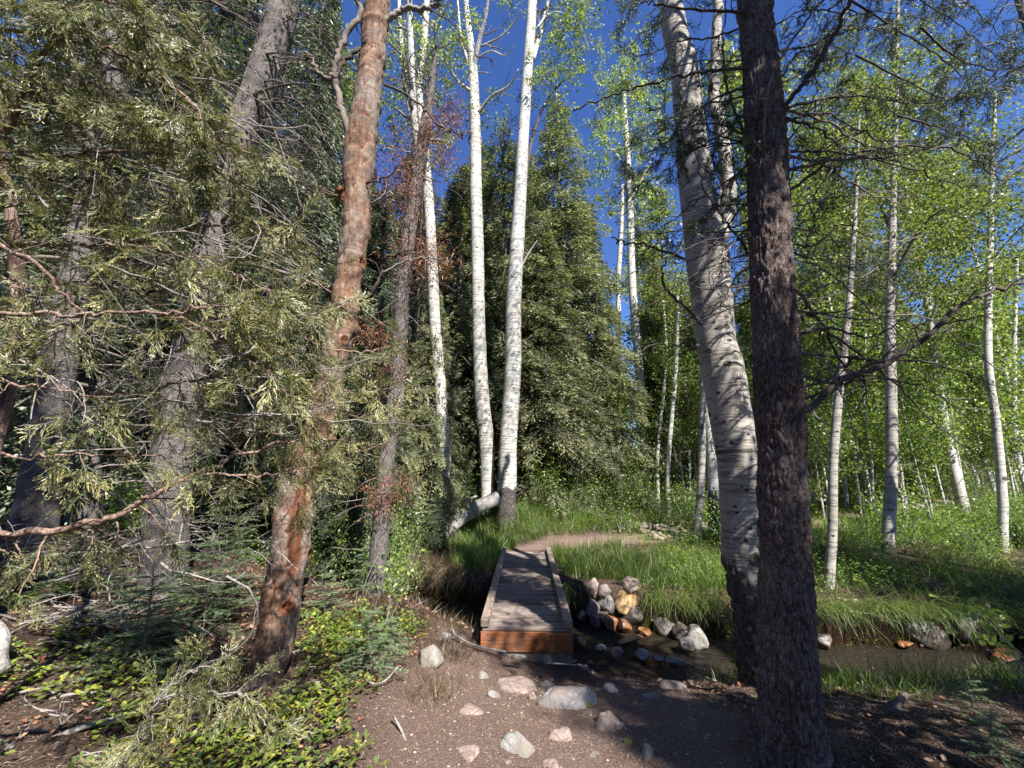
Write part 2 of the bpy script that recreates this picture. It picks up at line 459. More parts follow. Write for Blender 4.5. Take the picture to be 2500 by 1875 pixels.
def axis(lo, hi, step, out_lo, out_hi, g=1.09):
    a = list(np.arange(lo, hi, step)); s = step; v = lo
    left = []
    while v > out_lo: s *= g; v -= s; left.append(v)
    s = step; v = a[-1]; right = []
    while v < out_hi: s *= g; v += s; right.append(v)
    return np.array(left[::-1] + a + right)
gx = axis(-4., 6., .05, -500, 500, 1.11); gy = axis(1.3, 9.6, .05, -300, 700, 1.11)
X, Y = np.meshgrid(gx, gy, indexing='ij')
Z = terrain(X, Y)
Z = Z + np.clip(np.hypot(X, Y) - 60, 0, 400) * .02
b = Buf(); nx, ny = X.shape
i = np.arange(nx - 1)[:, None]; j = np.arange(ny - 1)[None]
b.add(np.stack([X, Y, Z], -1), np.stack([i * ny + j, (i + 1) * ny + j, (i + 1) * ny + j + 1, i * ny + j + 1], -1).reshape(-1, 4), None, path_mask(X, Y).ravel())
m, nt, out = mk("forest_floor"); g = G(nt)
v = g.coord(); pm = g.attr()
n1 = g.noise(v, 55, 6, .75); n2 = g.noise(v, 2.2, 4); n3 = g.noise(g.mapv(v, (1, 1, 1), (3, 1, 0)), 150, 4, .8)
litter = g.ramp(n1, [(.30, (.045, .028, .022)), (.47, (.12, .080, .062)), (.58, (.24, .165, .13)), (.74, (.42, .33, .27))])
soil = g.ramp(n3, [(.32, (.075, .045, .036)), (.46, (.20, .132, .108)), (.56, (.37, .265, .22)), (.70, (.66, .54, .47))])
humus = g.ramp(n1, [(.3, (.025, .018, .014)), (.55, (.075, .055, .04)), (.8, (.2, .15, .11))])
col = g.mix(g.ramp(n2, [(.38, 0.), (.62, 1.)]), litter, humus)
col = g.mix(pm, col, soil)
sep = nt.nodes.new("ShaderNodeSeparateXYZ"); nt.links.new(v, sep.inputs[0])
wet = g.ramp(g.math('ADD', sep.outputs[2], g.math('MULTIPLY', n2, .15)), [(0, 1.), (1, 0.)])
wr = wet.node.color_ramp.elements; 
mr = nt.nodes.new("ShaderNodeMapRange"); nt.links.new(sep.outputs[2], mr.inputs[0]); mr.inputs[1].default_value = -.58; mr.inputs[2].default_value = -.20; mr.inputs[3].default_value = 1; mr.inputs[4].default_value = 0
col = g.mix(mr.outputs[0], col, g.mix(n1, (.018, .011, .007), (.07, .038, .018)))
h = g.math('ADD', n1, g.math('MULTIPLY', n3, .6))
nt.links.new(g.bsdf(col, .95, .1, g.bump(h, .05)), out.inputs[0])
M['ground'] = m
obj("ground", b, m, kind="structure")

# ------------------------------------------------------------------ creek water
m, nt, out = mk("creek_water"); g = G(nt)
v = g.coord()
rip = g.math('ADD', g.noise(g.mapv(v, (1, 1.6, 1)), 14, 4, .65, .6), g.math('MULTIPLY', g.noise(v, 55, 3, .6), .35))
p_ = nt.nodes.new("ShaderNodeBsdfPrincipled"); p_.inputs["Base Color"].default_value = (.10, .085, .06, 1)
p_.inputs["Roughness"].default_value = .06; p_.inputs["IOR"].default_value = 1.33; p_.inputs["Transmission Weight"].default_value = .55; p_.inputs["Specular IOR Level"].default_value = .8
nt.links.new(g.bump(rip, .14, 1.), p_.inputs["Normal"]); nt.links.new(p_.outputs[0], out.inputs[0])
wx = np.arange(-14, 16, .08); wo = np.linspace(-1.35, .95, 30)
WX, WO = np.meshgrid(wx, wo, indexing='ij'); WY = creek_y(WX) + WO
WZ = WATER_Z + .012 * fbm(np.stack([WX * 4, WY * 6, 0 * WX], -1), 3, 31) - .004 * WX
b = Buf(); nx, ny = WX.shape; i = np.arange(nx - 1)[:, None]; j = np.arange(ny - 1)[None]
b.add(np.stack([WX, WY, WZ], -1), np.stack([i * ny + j, (i + 1) * ny + j, (i + 1) * ny + j + 1, i * ny + j + 1], -1).reshape(-1, 4))
obj("creek_water", b, m, kind="structure")

# ------------------------------------------------------------------ footbridge
def box(buf, lo, hi, bev=.004, rnd=.5, jit=0.):
    lo = np.array(lo, float); hi = np.array(hi, float)
    bm_v = []
    for sx in (0, 1):
        for sy in (0, 1):
            for sz in (0, 1):
                bm_v.append([hi[0] if sx else lo[0], hi[1] if sy else lo[1], hi[2] if sz else lo[2]])
    V = np.array(bm_v) + rng.normal(size=(8, 3)) * jit
    return V
def beam(name, lo, hi, mat, parent, origin, bev=.005, jit=.0015, lab=None):
    import bmesh
    bm = bmesh.new()
    V = box(None, lo, hi, jit=jit) - np.array(origin)
    vs = [bm.verts.new(p) for p in V]
    for f in ((0, 1, 3, 2), (4, 6, 7, 5), (0, 4, 5, 1), (2, 3, 7, 6), (0, 2, 6, 4), (1, 5, 7, 3)):
        bm.faces.new([vs[k] for k in f])
    bmesh.ops.bevel(bm, geom=bm.edges[:], offset=bev, segments=1, affect='EDGES')
    bmesh.ops.recalc_face_normals(bm, faces=bm.faces[:])
    me = bpy.data.meshes.new(name); bm.to_mesh(me); bm.free(); me.materials.append(mat)
    o = link(name, me, parent, (0, 0, 0))
    if lab: o["label"] = lab
    return o
def wood(name, a, bcol, c, axis_sc, knots=True, nails=False):
    m, nt, out = mk(name); g = G(nt)
    v = g.coord()
    r = g.orand()
    vv = g.addv(v, g.scalev(r, 7.))
    gr = g.noise(g.mapv(vv, axis_sc), 1., 5, .7, .4)
    fine = g.noise(g.mapv(vv, tuple(k * 4 for k in axis_sc)), 1., 3, .6)
    col = g.ramp(gr, [(.28, a), (.5, bcol), (.74, c)])
    col = g.hsv(col, .5, 1., g.math('ADD', .6, g.math('MULTIPLY', r, .75)))
    cr = g.ramp(fine, [(.30, 0.), (.40, 1.)])
    col = g.mix(cr, tuple(k * .35 for k in a), col)
    if knots:
        kn = g.voro(g.mapv(vv, (1, 1.3, 1.3)), 4.5, 'F1')
        col = g.mix(g.ramp(kn, [(.07, 1.), (.12, 0.)]), col, tuple(k * .45 for k in a))
    col = g.mix(g.ramp(g.noise(vv, 3.0, 4), [(.45, 0.), (.75, .5)]), col, (.34, .28, .25))
    nt.links.new(g.bsdf(col, .8, .2, g.bump(g.math('ADD', gr, g.math('MULTIPLY', cr, .5)), .005)), out.inputs[0])
    return m
M['plank'] = wood("weathered_plank", (.080, .060, .051), (.175, .137, .118), (.31, .26, .23), (3, 45, 45))
M['rail'] = wood("weathered_rail", (.15, .11, .09), (.28, .21, .17), (.42, .33, .28), (45, 3, 45))
M['fascia'] = wood("orange_stained_board", (.14, .045, .016), (.28, .098, .034), (.37, .155, .06), (3, 40, 40))
m, nt, out = mk("abutment_concrete"); g = G(nt); v = g.coord()
col = g.ramp(g.noise(v, 14, 6, .7), [(.3, (.10, .09, .075)), (.5, (.19, .175, .15)), (.75, (.32, .30, .27))])
nt.links.new(g.bsdf(col, .9, .1, g.bump(g.noise(v, 40, 5, .7), .006)), out.inputs[0]); M['concrete'] = m
m, nt, out = mk("rusty_screw"); g = G(nt); nt.links.new(g.bsdf((.03, .02, .018), .6, .3), out.inputs[0]); M['screw'] = m

BY0, BY1, BW = 4.73, 8.66, .985
def bxc(y): return .155 + (y - BY0) * .034
br = thing("footbridge", (bxc(BY0), BY0, -.05), "low plank footbridge with timber kerb rails crossing the creek, orange board on its near end", "bridge")
br.rotation_euler = (0, 0, -math.atan(.034))
org = (0, 0, 0)
npl = 21; pw = (BY1 - BY0) / npl
scb = Buf()
for k in range(npl):
    y0 = k * pw + .010 + .004 * rng.random(); y1 = (k + 1) * pw - .010 - .004 * rng.random()
    dx = rng.normal() * .004; dz = rng.normal() * .0015
    pl = beam("plank", (-BW / 2 + .012 + dx, y0, -.038 + dz), (BW / 2 - .012 + dx, y1, 0 + dz), M['plank'], br, org, .004, .0012)
nb = Buf()
for k in range(npl):
    for sx in (-1, 1):
        for q in (.3, .7):
            c = np.array([sx * (BW / 2 - .125) + rng.normal() * .004, (k + q) * pw, .0015]); a = np.arange(6) * math.pi / 3
            V = np.concatenate([c + np.stack([np.cos(a) * .0055, np.sin(a) * .0055, 0 * a], 1), c[None] + [0, 0, .0012]])
            nb.add(V, None, [(i, (i + 1) % 6, 6) for i in range(6)])
link("screws", nb.mesh("screws", M['screw']), br, (0, 0, 0), "stuff")
for sx, nm in ((-1, "left"), (1, "right")):
    x0 = sx * (BW / 2 - .045)
    beam("kerb_rail", (x0 - .046, -.012, .003), (x0 + .046, BY1 - BY0 + .01, .083), M['rail'], br, org, .007, .001)
    beam("stringer", (x0 - .035, .045, -.235), (x0 + .035, BY1 - BY0 - .03, -.041), M['fascia'], br, org, .004, .001)
beam("fascia_board", (-BW / 2, -.008, -.235), (BW / 2, .034, -.042), M['fascia'], br, org, .004, .001, "orange stained board across the near end")
beam("concrete_footing", (-BW / 2 + .01, .012, -.75), (BW / 2 - .01, .42, -.238), M['concrete'], br, org, .01, .002)
beam("concrete_footing", (-BW / 2 + .01, BY1 - BY0 - .4, -.75), (BW / 2 - .01, BY1 - BY0 - .02, -.238), M['concrete'], br, org, .01, .002)

# ------------------------------------------------------------------ rocks
def stone_mat(name, a, bb, c, moss=0., wet=False, stain=None):
    m, nt, out = mk(name); g = G(nt); v = g.coord()
    v = g.addv(v, g.scalev(g.orand(), 9.))
    n = g.noise(v, 9, 8, .75, .5); f = g.noise(v, 60, 5, .7); big = g.noise(v, 4, 3)
    col = g.ramp(g.math('ADD', g.math('MULTIPLY', n, .6), g.math('MULTIPLY', f, .4)), [(.34, a), (.5, bb), (.66, c)])
    vein = g.voro(g.mapv(v, (1, 1, 2.)), 7)
    col = g.mix(g.ramp(vein, [(0, .55), (.035, 0.)]), col, tuple(x * .5 for x in a))
    if stain: col = g.mix(g.ramp(big, [(.40, 0.), (.60, .85)]), col, stain)
    nt.links.new(g.bsdf(col, .22 if wet else .85, .5 if wet else .15, g.bump(g.math('ADD', n, g.math('MULTIPLY', f, .4)), .012)), out.inputs[0])
    return m
M['rk_grey'] = stone_mat("grey_stone", (.09, .088, .09), (.21, .205, .205), (.42, .41, .40), stain=(.17, .135, .12))
M['rk_pale'] = stone_mat("pale_stone", (.12, .115, .105), (.25, .24, .225), (.43, .42, .39), stain=(.20, .18, .15))
M['rk_brown'] = stone_mat("brown_stone", (.12, .09, .08), (.26, .20, .175), (.42, .34, .30))
M['rk_gold'] = stone_mat("golden_stone", (.30, .19, .09), (.48, .34, .18), (.60, .48, .30), stain=(.40, .22, .08))
M['rk_wet'] = stone_mat("wet_stone", (.035, .03, .028), (.10, .08, .07), (.22, .18, .16), wet=True)
M['rk_orange'] = stone_mat("rust_stained_stone", (.16, .06, .02), (.32, .14, .05), (.46, .27, .13), stain=(.12, .07, .05), wet=True)

def rock_mesh(name, size, seed, mat, ang=.5, flat=0., sub=4):
    import bmesh
    bm = bmesh.new(); bmesh.ops.create_icosphere(bm, subdivisions=sub, radius=1)
    P = np.array([v.co[:] for v in bm.verts]); N = nrm(P)
    r = 1 + .42 * fbm(N * 1.2 + seed * 7.7, 3, seed)
    for k in range(int(7 + 8 * ang)):                # knock flats off it
        rs = np.random.default_rng(seed * 31 + k); dv = nrm(rs.normal(size=3)); lim = rs.uniform(.48, .82)
        pr = (N * r[:, None]) @ dv
        r = np.where(pr > lim, r * (1 - (1 - lim / np.maximum(pr, 1e-3)) * (.72 + .28 * ang)), r)
    P = N * r[:, None]
    P = P + N * (.07 * fbm(P * 3 + seed, 3, seed + 2) + .022 * fbm(P * 12, 2, seed + 3))[:, None]
    P = P * np.array(size) / 2
    for v, p in zip(bm.verts, P): v.co = p
    for f in bm.faces: f.smooth = True
    me = bpy.data.meshes.new(name); bm.to_mesh(me); bm.free(); me.materials.append(mat)
    return me
_rk = [0]
def rock(px, py, w, h, mat, label, depth=.8, sink=.32, ang=.7, rz=None, name="rock", group=None, lift=0., tilt=0.):
    """px,py: the stone's foot in the photo; w,h: its width and height there"""
    P, t = hit(px, py)
    sw = w / 864 * t; sh = h / 864 * t
    r = ray(px, py); 
    _rk[0] += 1
    zs = max(sh * 1.15, sw * .35) if name == "rock" else sh * 1.15
    me = rock_mesh(name, (sw * 1.15, sw * depth * 1.1, zs * 1.15), _rk[0] * 3 + 1, M[mat], ang)
    o = link(name, me)
    y = P[1] + sw * depth * .35
    o.location = (P[0], y, P[2] + zs * (.5 - sink - .30) + lift)
    o.rotation_euler = (tilt, rng.normal() * .06, rng.uniform(-.4, .4) if rz is None else rz)
    return tag(o, label, "rock", group)
rock(1113, 1497, 90, 56, 'rk_brown', "rounded brown-grey rock bedded in the path, nearest below the bridge", .9, .42, .35)
rock(1238, 1530, 138, 60, 'rk_grey', "largest grey block of rock in the middle of the path, broad and flat topped", .62, .34, .8, .15)
rock(1186, 1488, 34, 18, 'rk_grey', "small grey stone touching the back of the largest path rock", .8, .3)
rock(1320, 1496, 54, 22, 'rk_grey', "thin grey slab lying right of the largest path rock", .5, .3, .6, -.25)
rock(1318, 1578, 84, 54, 'rk_brown', "rounded pinkish rock lower right of the largest path rock", .8, .4, .35, .3)
rock(1120, 1632, 108, 70, 'rk_pale', "pale pointed slab of rock in the lower middle of the path", .8, .4, .75, -.6)
rock(1214, 1606, 56, 34, 'rk_brown', "small brown rock right of the pale pointed slab", .8, .4)
rock(1196, 1662, 46, 34, 'rk_brown', "brown rock at the bottom edge of the photo, in the path", .8, .4)
rock(1402, 1634, 48, 40, 'rk_pale', "pale speckled flake of rock in the shade, right of the path", .7, .4, .9, .6)
rock(1462, 1490, 60, 38, 'rk_grey', "dark grey rock half buried in the shade, left of the thick brown trunk", .8, .38, .6)
rock(1412, 1508, 40, 16, 'rk_pale', "low pale stone in the strip of sun, between path and thick trunk", .6, .35)
rock(926, 1440, 72, 46, 'rk_pale', "pale lichen-covered boulder among the leaves, left of the path", .9, .22, .3)
rock(1040, 1466, 26, 22, 'rk_pale', "fist-sized pale stone on the left side of the path", .8, .3)
rock(1152, 1512, 24, 26, 'rk_brown', "small upright stone left of the largest path rock", .8, .3)
rock(1064, 1508, 28, 22, 'rk_grey', "small grey stone beside a green sprig left of the rocks in the path", .8, .3)
rock(956, 1382, 34, 22, 'rk_grey', "small grey rock above the pale boulder, left of the bridge", .8, .3)
rock(1345, 1568, 18, 12, 'rk_pale', "pebble lying alone in the dark shade of the path", .8, .2)
rock(1098, 1652, 14, 12, 'rk_brown', "pebble at the foot of the pale pointed slab", .8, .2)
rock(1530, 1600, 16, 12, 'rk_grey', "pebble lying left of the thick brown trunk", .8, .2)
rock(1262, 1446, 30, 12, 'rk_brown', "small flat brown stone in the shade in front of the bridge's right corner", .8, .4)
rock(1010, 1545, 60, 22, 'rk_brown', "flat brown stone almost flush with the path, on its left side", .8, .42)
rock(1000, 1640, 80, 22, 'rk_brown', "flat worn stone at the bottom of the path, left of the pale slab", .8, .44)
rock(1500, 1560, 26, 12, 'rk_grey', "small grey stone in the shade between path and thick trunk", .8, .35)
rock(1290, 1640, 34, 14, 'rk_grey', "low grey stone in the bottom middle of the path, left of the speckled flake", .8, .4)
# creek stones
def crock(px, py, w, h, mat, label, z=None, Yw=None, ang=.75, depth=.95, rz=None, tilt=0.):
    """a stone at its own distance: centre at a pixel, standing in or over the creek"""
    r = ray(px, py + h * .5); tt_ = np.linspace(2, 16, 6000); Q = CAMP + r[None] * tt_[:, None]
    srf = np.maximum(terrain(Q[:, 0], Q[:, 1], False), np.where(np.abs(Q[:, 1] - creek_y(Q[:, 0]) + .2) < 1.1, WATER_Z, -9))
    k = int(np.argmax(Q[:, 2] < srf)); P = Q[k].copy(); t = tt_[k]
    _rk[0] += 1
    sw = w / 864 * t * 1.12; sh = h / 864 * t * 1.15
    P[2] = P[2] + sh * .36; P[1] += sw * depth * .22; hz = sh * 1.15
    o = link("creek_rock", rock_mesh("creek_rock", (sw, sw * depth, hz), _rk[0] * 3 + 1, M[mat], ang))
    o.location = tuple(P); o.rotation_euler = (tilt, rng.normal() * .15, rng.uniform(-.5, .5) if rz is None else rz)
    return tag(o, label, "rock")
crock(1282, 1272, 34, 32, 'rk_brown', "brown stone at the top left of the stone pile beside the bridge", Yw=6.45)
crock(1308, 1283, 48, 36, 'rk_grey', "round grey-green stone at the top of the pile beside the bridge", Yw=6.25)
crock(1356, 1299, 58, 42, 'rk_gold', "golden yellow rock under the grassy bank beside the bridge", Yw=6.1, ang=.3)
crock(1370, 1268, 46, 30, 'rk_brown', "brown stone tucked in the grass above the golden rock", Yw=6.5)
crock(1286, 1311, 38, 38, 'rk_grey', "grey-blue stone on the left of the pile, below the brown one", Yw=6.0)
crock(1318, 1308, 44, 32, 'rk_grey', "smooth grey stone in the middle of the pile, left of the golden rock", Yw=5.95)
crock(1368, 1330, 72, 42, 'rk_wet', "large dark wet rock slanting down below the golden rock", Yw=5.75, depth=.6, rz=-.35)
crock(1308, 1330, 34, 26, 'rk_wet', "dark stone at the foot of the stone pile", Yw=5.8)
crock(1262, 1330, 36, 24, 'rk_grey', "low grey stone against the bridge's right side", Yw=5.75)
crock(1288, 1345, 28, 26, 'rk_wet', "dark wet stone at the water's edge, left of the orange one", Yw=5.6)
crock(1318, 1350, 40, 24, 'rk_orange', "rust orange stone at the water's edge below the pile", Yw=5.5)
crock(1352, 1354, 34, 30, 'rk_orange', "orange-brown wet stone with a leaf on it, right of the rust orange one", Yw=5.5)
crock(1392, 1364, 30, 16, 'rk_orange', "flat orange stone lying awash in the creek", Yw=5.45)
crock(1448, 1360, 56, 30, 'rk_grey', "flat-topped white and grey rock in the middle of the stream", Yw=5.5, ang=.8)
crock(1482, 1370, 44, 36, 'rk_wet', "dark brown wet rock behind the pale slanted slab", Yw=5.45)
crock(1512, 1376, 44, 46, 'rk_pale', "pale slanted slab of rock at the right end of the rapids", Yw=5.2, ang=.8)
crock(1488, 1398, 42, 34, 'rk_grey', "round grey rock in the stream below the pale slab", Yw=5.05)
crock(1388, 1416, 38, 22, 'rk_pale', "pale wedge of rock on the near bank of the creek", Yw=4.75, ang=.8)
crock(1334, 1412, 32, 26, 'rk_brown', "brown rounded rock on the near edge of the water", Yw=4.8)
crock(1252, 1392, 26, 26, 'rk_orange', "orange rock against the foot of the bridge footing", Yw=4.95)
crock(1420, 1424, 30, 18, 'rk_grey', "small grey rock on the near bank, right of the pale wedge", Yw=4.65)
crock(1300, 1402, 26, 12, 'rk_pale', "low pale stone on the sunlit near bank beside the footing", Yw=4.7)
crock(1462, 1432, 40, 12, 'rk_grey', "flat grey stone on the near bank, below the round one in the stream", Yw=4.55)
crock(1360, 1385, 60, 12, 'rk_orange', "long orange rock under the shallow water in mid stream", Yw=5.1, depth=.5)
crock(2120, 1352, 120, 60, 'rk_wet', "big dark rock under the bank at the right edge of the photo", Yw=5.65, depth=.5)
crock(2010, 1372, 80, 46, 'rk_wet', "dark boulder below the bare roots on the far bank", Yw=5.7, depth=.6)
crock(1962, 1392, 44, 14, 'rk_orange', "narrow orange rock at the water right of the thick trunk", Yw=5.35, depth=.5)
crock(2190, 1420, 70, 16, 'rk_orange', "flat orange rock awash near the right edge of the photo", Yw=4.9, depth=.6)
crock(1788, 1388, 44, 30, 'rk_wet', "wet blue-black rock just right of the thick brown trunk", Yw=5.5)
crock(1998, 1098, 40, 14, 'rk_pale', "flat pale stone on the footpath in the far meadow", Yw=11.9)
crock(1560, 1112, 34, 26, 'rk_grey', "grey rock on the shady slope left of the thin aspens", Yw=9.9)
crock(1440, 1122, 40, 22, 'rk_grey', "grey rock in the dark gully beyond the grass", Yw=10.3)
crock(1400, 1138, 30, 18, 'rk_brown', "brown rock at the left end of the dark gully", Yw=10.0)
# gravel: small stones on the far gully, creek bed and near bank, too many to count
def gravel(name, P, lo, hi, mat):
    b = Buf(); ico = [(0, 0, .8), (.9, 0, .2), (.28, .86, .15), (-.73, .53, .25), (-.73, -.53, .1), (.28, -.86, .2), (.1, .1, -.6)]
    tri = [(0, 1, 2), (0, 2, 3), (0, 3, 4), (0, 4, 5), (0, 5, 1), (6, 2, 1), (6, 3, 2), (6, 4, 3), (6, 5, 4), (6, 1, 5)]
    ico = np.array(ico); n = len(P); s = rng.uniform(lo, hi, n) ** 1.0
    V = ico[None] * (1 + rng.normal(size=(n, 7, 3)) * .18)
    a = rng.random(n) * 6.28; ca, sa = np.cos(a), np.sin(a)
    R = np.stack([np.stack([ca, -sa, 0 * a], -1), np.stack([sa, ca, 0 * a], -1), np.stack([0 * a, 0 * a, 1 + 0 * a], -1)], 1)
    V = np.einsum('nij,nkj->nki', R, V) * s[:, None, None] * np.array([1.2, .9, .6]) + P[:, None]
    T = (np.array(tri)[None] + (np.arange(n) * 7)[:, None, None]).reshape(-1, 3)
    b.add(V.reshape(-1, 3), None, T, np.repeat(rng.random(n), 7))
    o = obj(name, b, mat, kind="stuff"); return o
m, nt, out = mk("gravel_stone"); g = G(nt); v = g.coord()
col = g.mix(g.noise(v, 40, 4), g.ramp(g.attr(), [(0, (.06, .05, .045)), (.4, (.20, .16, .14)), (.7, (.36, .30, .26)), (1, (.5, .45, .4))]), (.25, .18, .13))
nt.links.new(g.bsdf(col, .7, .25), out.inputs[0]); M['gravel'] = m
n = 900; x = rng.uniform(-1.5, 6, n); y = creek_y(x) + rng.uniform(-1.35, .8, n)
o = gravel("creek_gravel", np.stack([x, y, terrain(x, y) + .005], -1), .012, .05, M['gravel']); tag(o, "brown and grey pebbles covering the creek bed and its near edge", "gravel")
n = 1500; x = rng.uniform(-1.2, 3.4, n); y = rng.uniform(1.7, 4.9, n); k = path_mask(x, y) > rng.random(n) * .8
x, y = x[k], y[k]
o = gravel("path_gravel", np.stack([x, y, terrain(x, y) + .001], -1), .004, .014, M['gravel']); tag(o, "small pebbles scattered over the trodden earth of the near path", "gravel")
n = 420; x = rng.uniform(3.2, 5.8, n); y = rng.uniform(9.6, 12, n)
o = gravel("gully_stones", np.stack([x, y, terrain(x, y) + .02], -1), .03, .13, M['gravel']); tag(o, "loose grey stones in the dark gully behind the grassy bank", "stones")

# ------------------------------------------------------------------ trunks
def below(pts):
    """continue a trunk under the ground"""
    p0, p1 = pts[0], pts[1]
    d = nrm(p0 - p1); d = nrm(d * .4 + np.array([0, 0, -1.]))
    z = gz(p0[0], p0[1]); L = max(.25, (p0[2] - z) + .3)
    return np.vstack([p0 + d * L, pts])

def pine_disp(amp=.016, sc=26, sq=.3, seed=3):
    def f(P, s, th, R):
        q = P * np.array([sc, sc, sc * sq]) + 1.1 * np.stack([fbm(P * np.array([13, 13, 9.]), 2, seed + k) for k in range(3)], -1)
        e, c = voro(q, seed)
        rd = 1 - np.abs(fbm(P * np.array([15, 15, 5.]) + 3, 3, seed + 30)) * 3.2
        pl = S(.0, .12, e) * (.6 + .4 * c) * (1 - .8 * S(.55, .95, rd))
        q2 = P * np.array([sc * 2.3, sc * 2.3, sc * 1.4]); e2, c2 = voro(q2, seed + 9)
        pl = pl * (.75 + .25 * S(.03, .2, e2)) 
        return amp * (pl - .5) + .014 * fbm(P * 3.5, 2, seed), np.clip(pl * 1.4 + .1, 0, 1)
    return f

def eye_disp(eyes, old=1.0, base_h=1.0, amp=.012, rings=True, seed=5, rough_amp=.03):
    """aspen skin: eyes = [(height along, angle, size, kind)], rough black bark below base_h"""
    def f(P, s, th, R):
        off = .01 * fbm(P * 2.3, 3, seed) * (R / .15); at = np.zeros(s.shape)
        if rings:
            k = vnoise(np.stack([P[..., 0] * 3, P[..., 1] * 3, s * 26], -1), seed + 1)
            off = off + .0035 * S(.25, .7, k); at = at + .16 * S(.35, .8, k)
        for (h, a, z, kd) in eyes:
            da = np.abs((th - a + math.pi) % (2 * math.pi) - math.pi) * R
            dh = s - h
            if kd == 'brow':      # chevron scar drooping to both sides
                dd = np.hypot((dh + da * .75) / (z * .22), da / z)
            elif kd == 'ring':
                dd = np.hypot((dh + .25 * z * np.sin(th * 1. + h)) / (z * .5), da * 0)
            else:
                dd = np.hypot(dh / (z * .7), da / (z * .8))
            e = np.exp(-dd ** 2 * 1.6)
            at = np.maximum(at, 1.15 * S(.35, .75, e)); off = off + amp * z * 8 * (e - 1.6 * S(.7, 1., e) * (kd == 'eye'))
        n = fbm(P * np.array([5, 5, 3.]), 3, seed + 4)
        bs = S(base_h * 1.25, base_h * .75, s + n * base_h * .45) * old
        if np.any(bs > 0):
            q = P * np.array([16, 16, 8.]) + .5 * np.stack([vnoise(P * 9, seed + k) for k in range(3)], -1)
            e, c = voro(q, seed + 7)
            off = off + bs * rough_amp * (S(.02, .3, e) * (.5 + .5 * c) - .25)
            at = np.maximum(at, bs * (1.0 - .25 * S(.1, .4, e)))
        return off, np.clip(at, 0, 1)
    return f

def px_pts(px, Yw, drift=0.):
    """[(x, y, width)] measured in the photo -> axis points and radii at world distance Yw"""
    P = []; R = []
    for k, (x, y, w) in enumerate(px):
        Yk = Yw + drift * k / max(1, len(px) - 1)
        P.append(PY(x, y, Yk)); R.append(w / 2 / 864 * Yk / ray(x, y)[1] / math.hypot(1, (x - 1106) / 864) * (.9 if Yw > 8 else 1.))
    return np.array(P), np.array(R)

def trunk_thing(name, px, Yw, mat, label, cat="tree", group=None, sides=24, per_m=12, disp=None, drift=0., flare=1.25, part="trunk", graded=False):
    P, R = px_pts(px, Yw, drift)
    base = (P[0][0], P[0][1], gz(P[0][0], P[0][1]))
    t = thing(name, base, label, cat, group)
    P2 = below(P); R2 = np.concatenate([[R[0] * flare], R])
    L = np.linalg.norm(np.diff(P2, axis=0), axis=1).sum()
    pts, rad = resample(P2, R2, max(8, int(L * per_m)) if not graded else 4000)
    if graded:
        z = pts[:, 2] - base[2]; step = np.interp(z, [-.2, 2.6, 3.4, 5.5, 6.5], [.012, .013, .022, .03, .15]); ds = L / 4000
        keep = np.floor(np.cumsum(ds / step)); m_ = np.concatenate([[True], np.diff(keep) > 0]); m_[-1] = True; pts, rad = pts[m_], rad[m_]
    b = Buf(); tube(b, pts, rad, sides, 0., disp)
    o = obj(part, b, mat, t, base)
    return t, base, pts, rad

def at_height(pts, z):
    k = int(np.argmin(np.abs(pts[:, 2] - z))); return pts[k]

def limb(parent, base, px, Yw, Ye, r0, r1, mat, tw=None, name="branch", sides=7, wob=.012, foliage=None, start=None, lab=None):
    """a limb measured in the photo, running from distance Yw to Ye"""
    n = len(px); P = np.array([PY(x, y, Yw + (Ye - Yw) * k / (n - 1)) for k, (x, y) in enumerate(px)])
    if start is not None: P = np.vstack([start, P])
    pts = smooth_poly(P, 7); pts = pts + rng.normal(size=pts.shape) * wob * np.linspace(0, 1, len(pts))[:, None]
    b = Buf(); tube(b, pts, np.linspace(r0, r1, len(pts)), sides, .1 if 'aspen' in mat.name else 1.)
    tips = []
    if tw: twigs(b, pts, tips=tips, **tw)
    o = obj(name, b, mat, parent, base)
    if lab: o["label"] = lab
    return o, pts, tips

# needled twig and juniper spray patterns
def inst_pattern(buf, pat, P, D, N, sc):
    V, Q, T, rnd = pat
    P = np.asarray(P, float); n = len(P)
    if n == 0: return
    D = nrm(D); Sd = nrm(np.cross(N, D)); Nn = np.cross(D, Sd); sc = np.broadcast_to(np.asarray(sc, float), (n,))
    W = P[:, None] + (V[None, :, 0:1] * D[:, None] + V[None, :, 1:2] * Sd[:, None] + V[None, :, 2:3] * Nn[:, None]) * sc[:, None, None]
    off = (np.arange(n) * len(V))[:, None, None]
    buf.add(W.reshape(-1, 3), (Q[None] + off).reshape(-1, 4) if len(Q) else None, (T[None] + off).reshape(-1, 3) if len(T) else None,
            np.clip(np.repeat(rng.normal(size=n) * .16, len(V)) + np.tile(rnd, n), 0, 1))

def pattern(b):
    return (np.concatenate(b.V), np.concatenate(b.Q) if b.Q else np.zeros((0, 4), int), np.concatenate(b.T) if b.T else np.zeros((0, 3), int), np.concatenate(b.R))

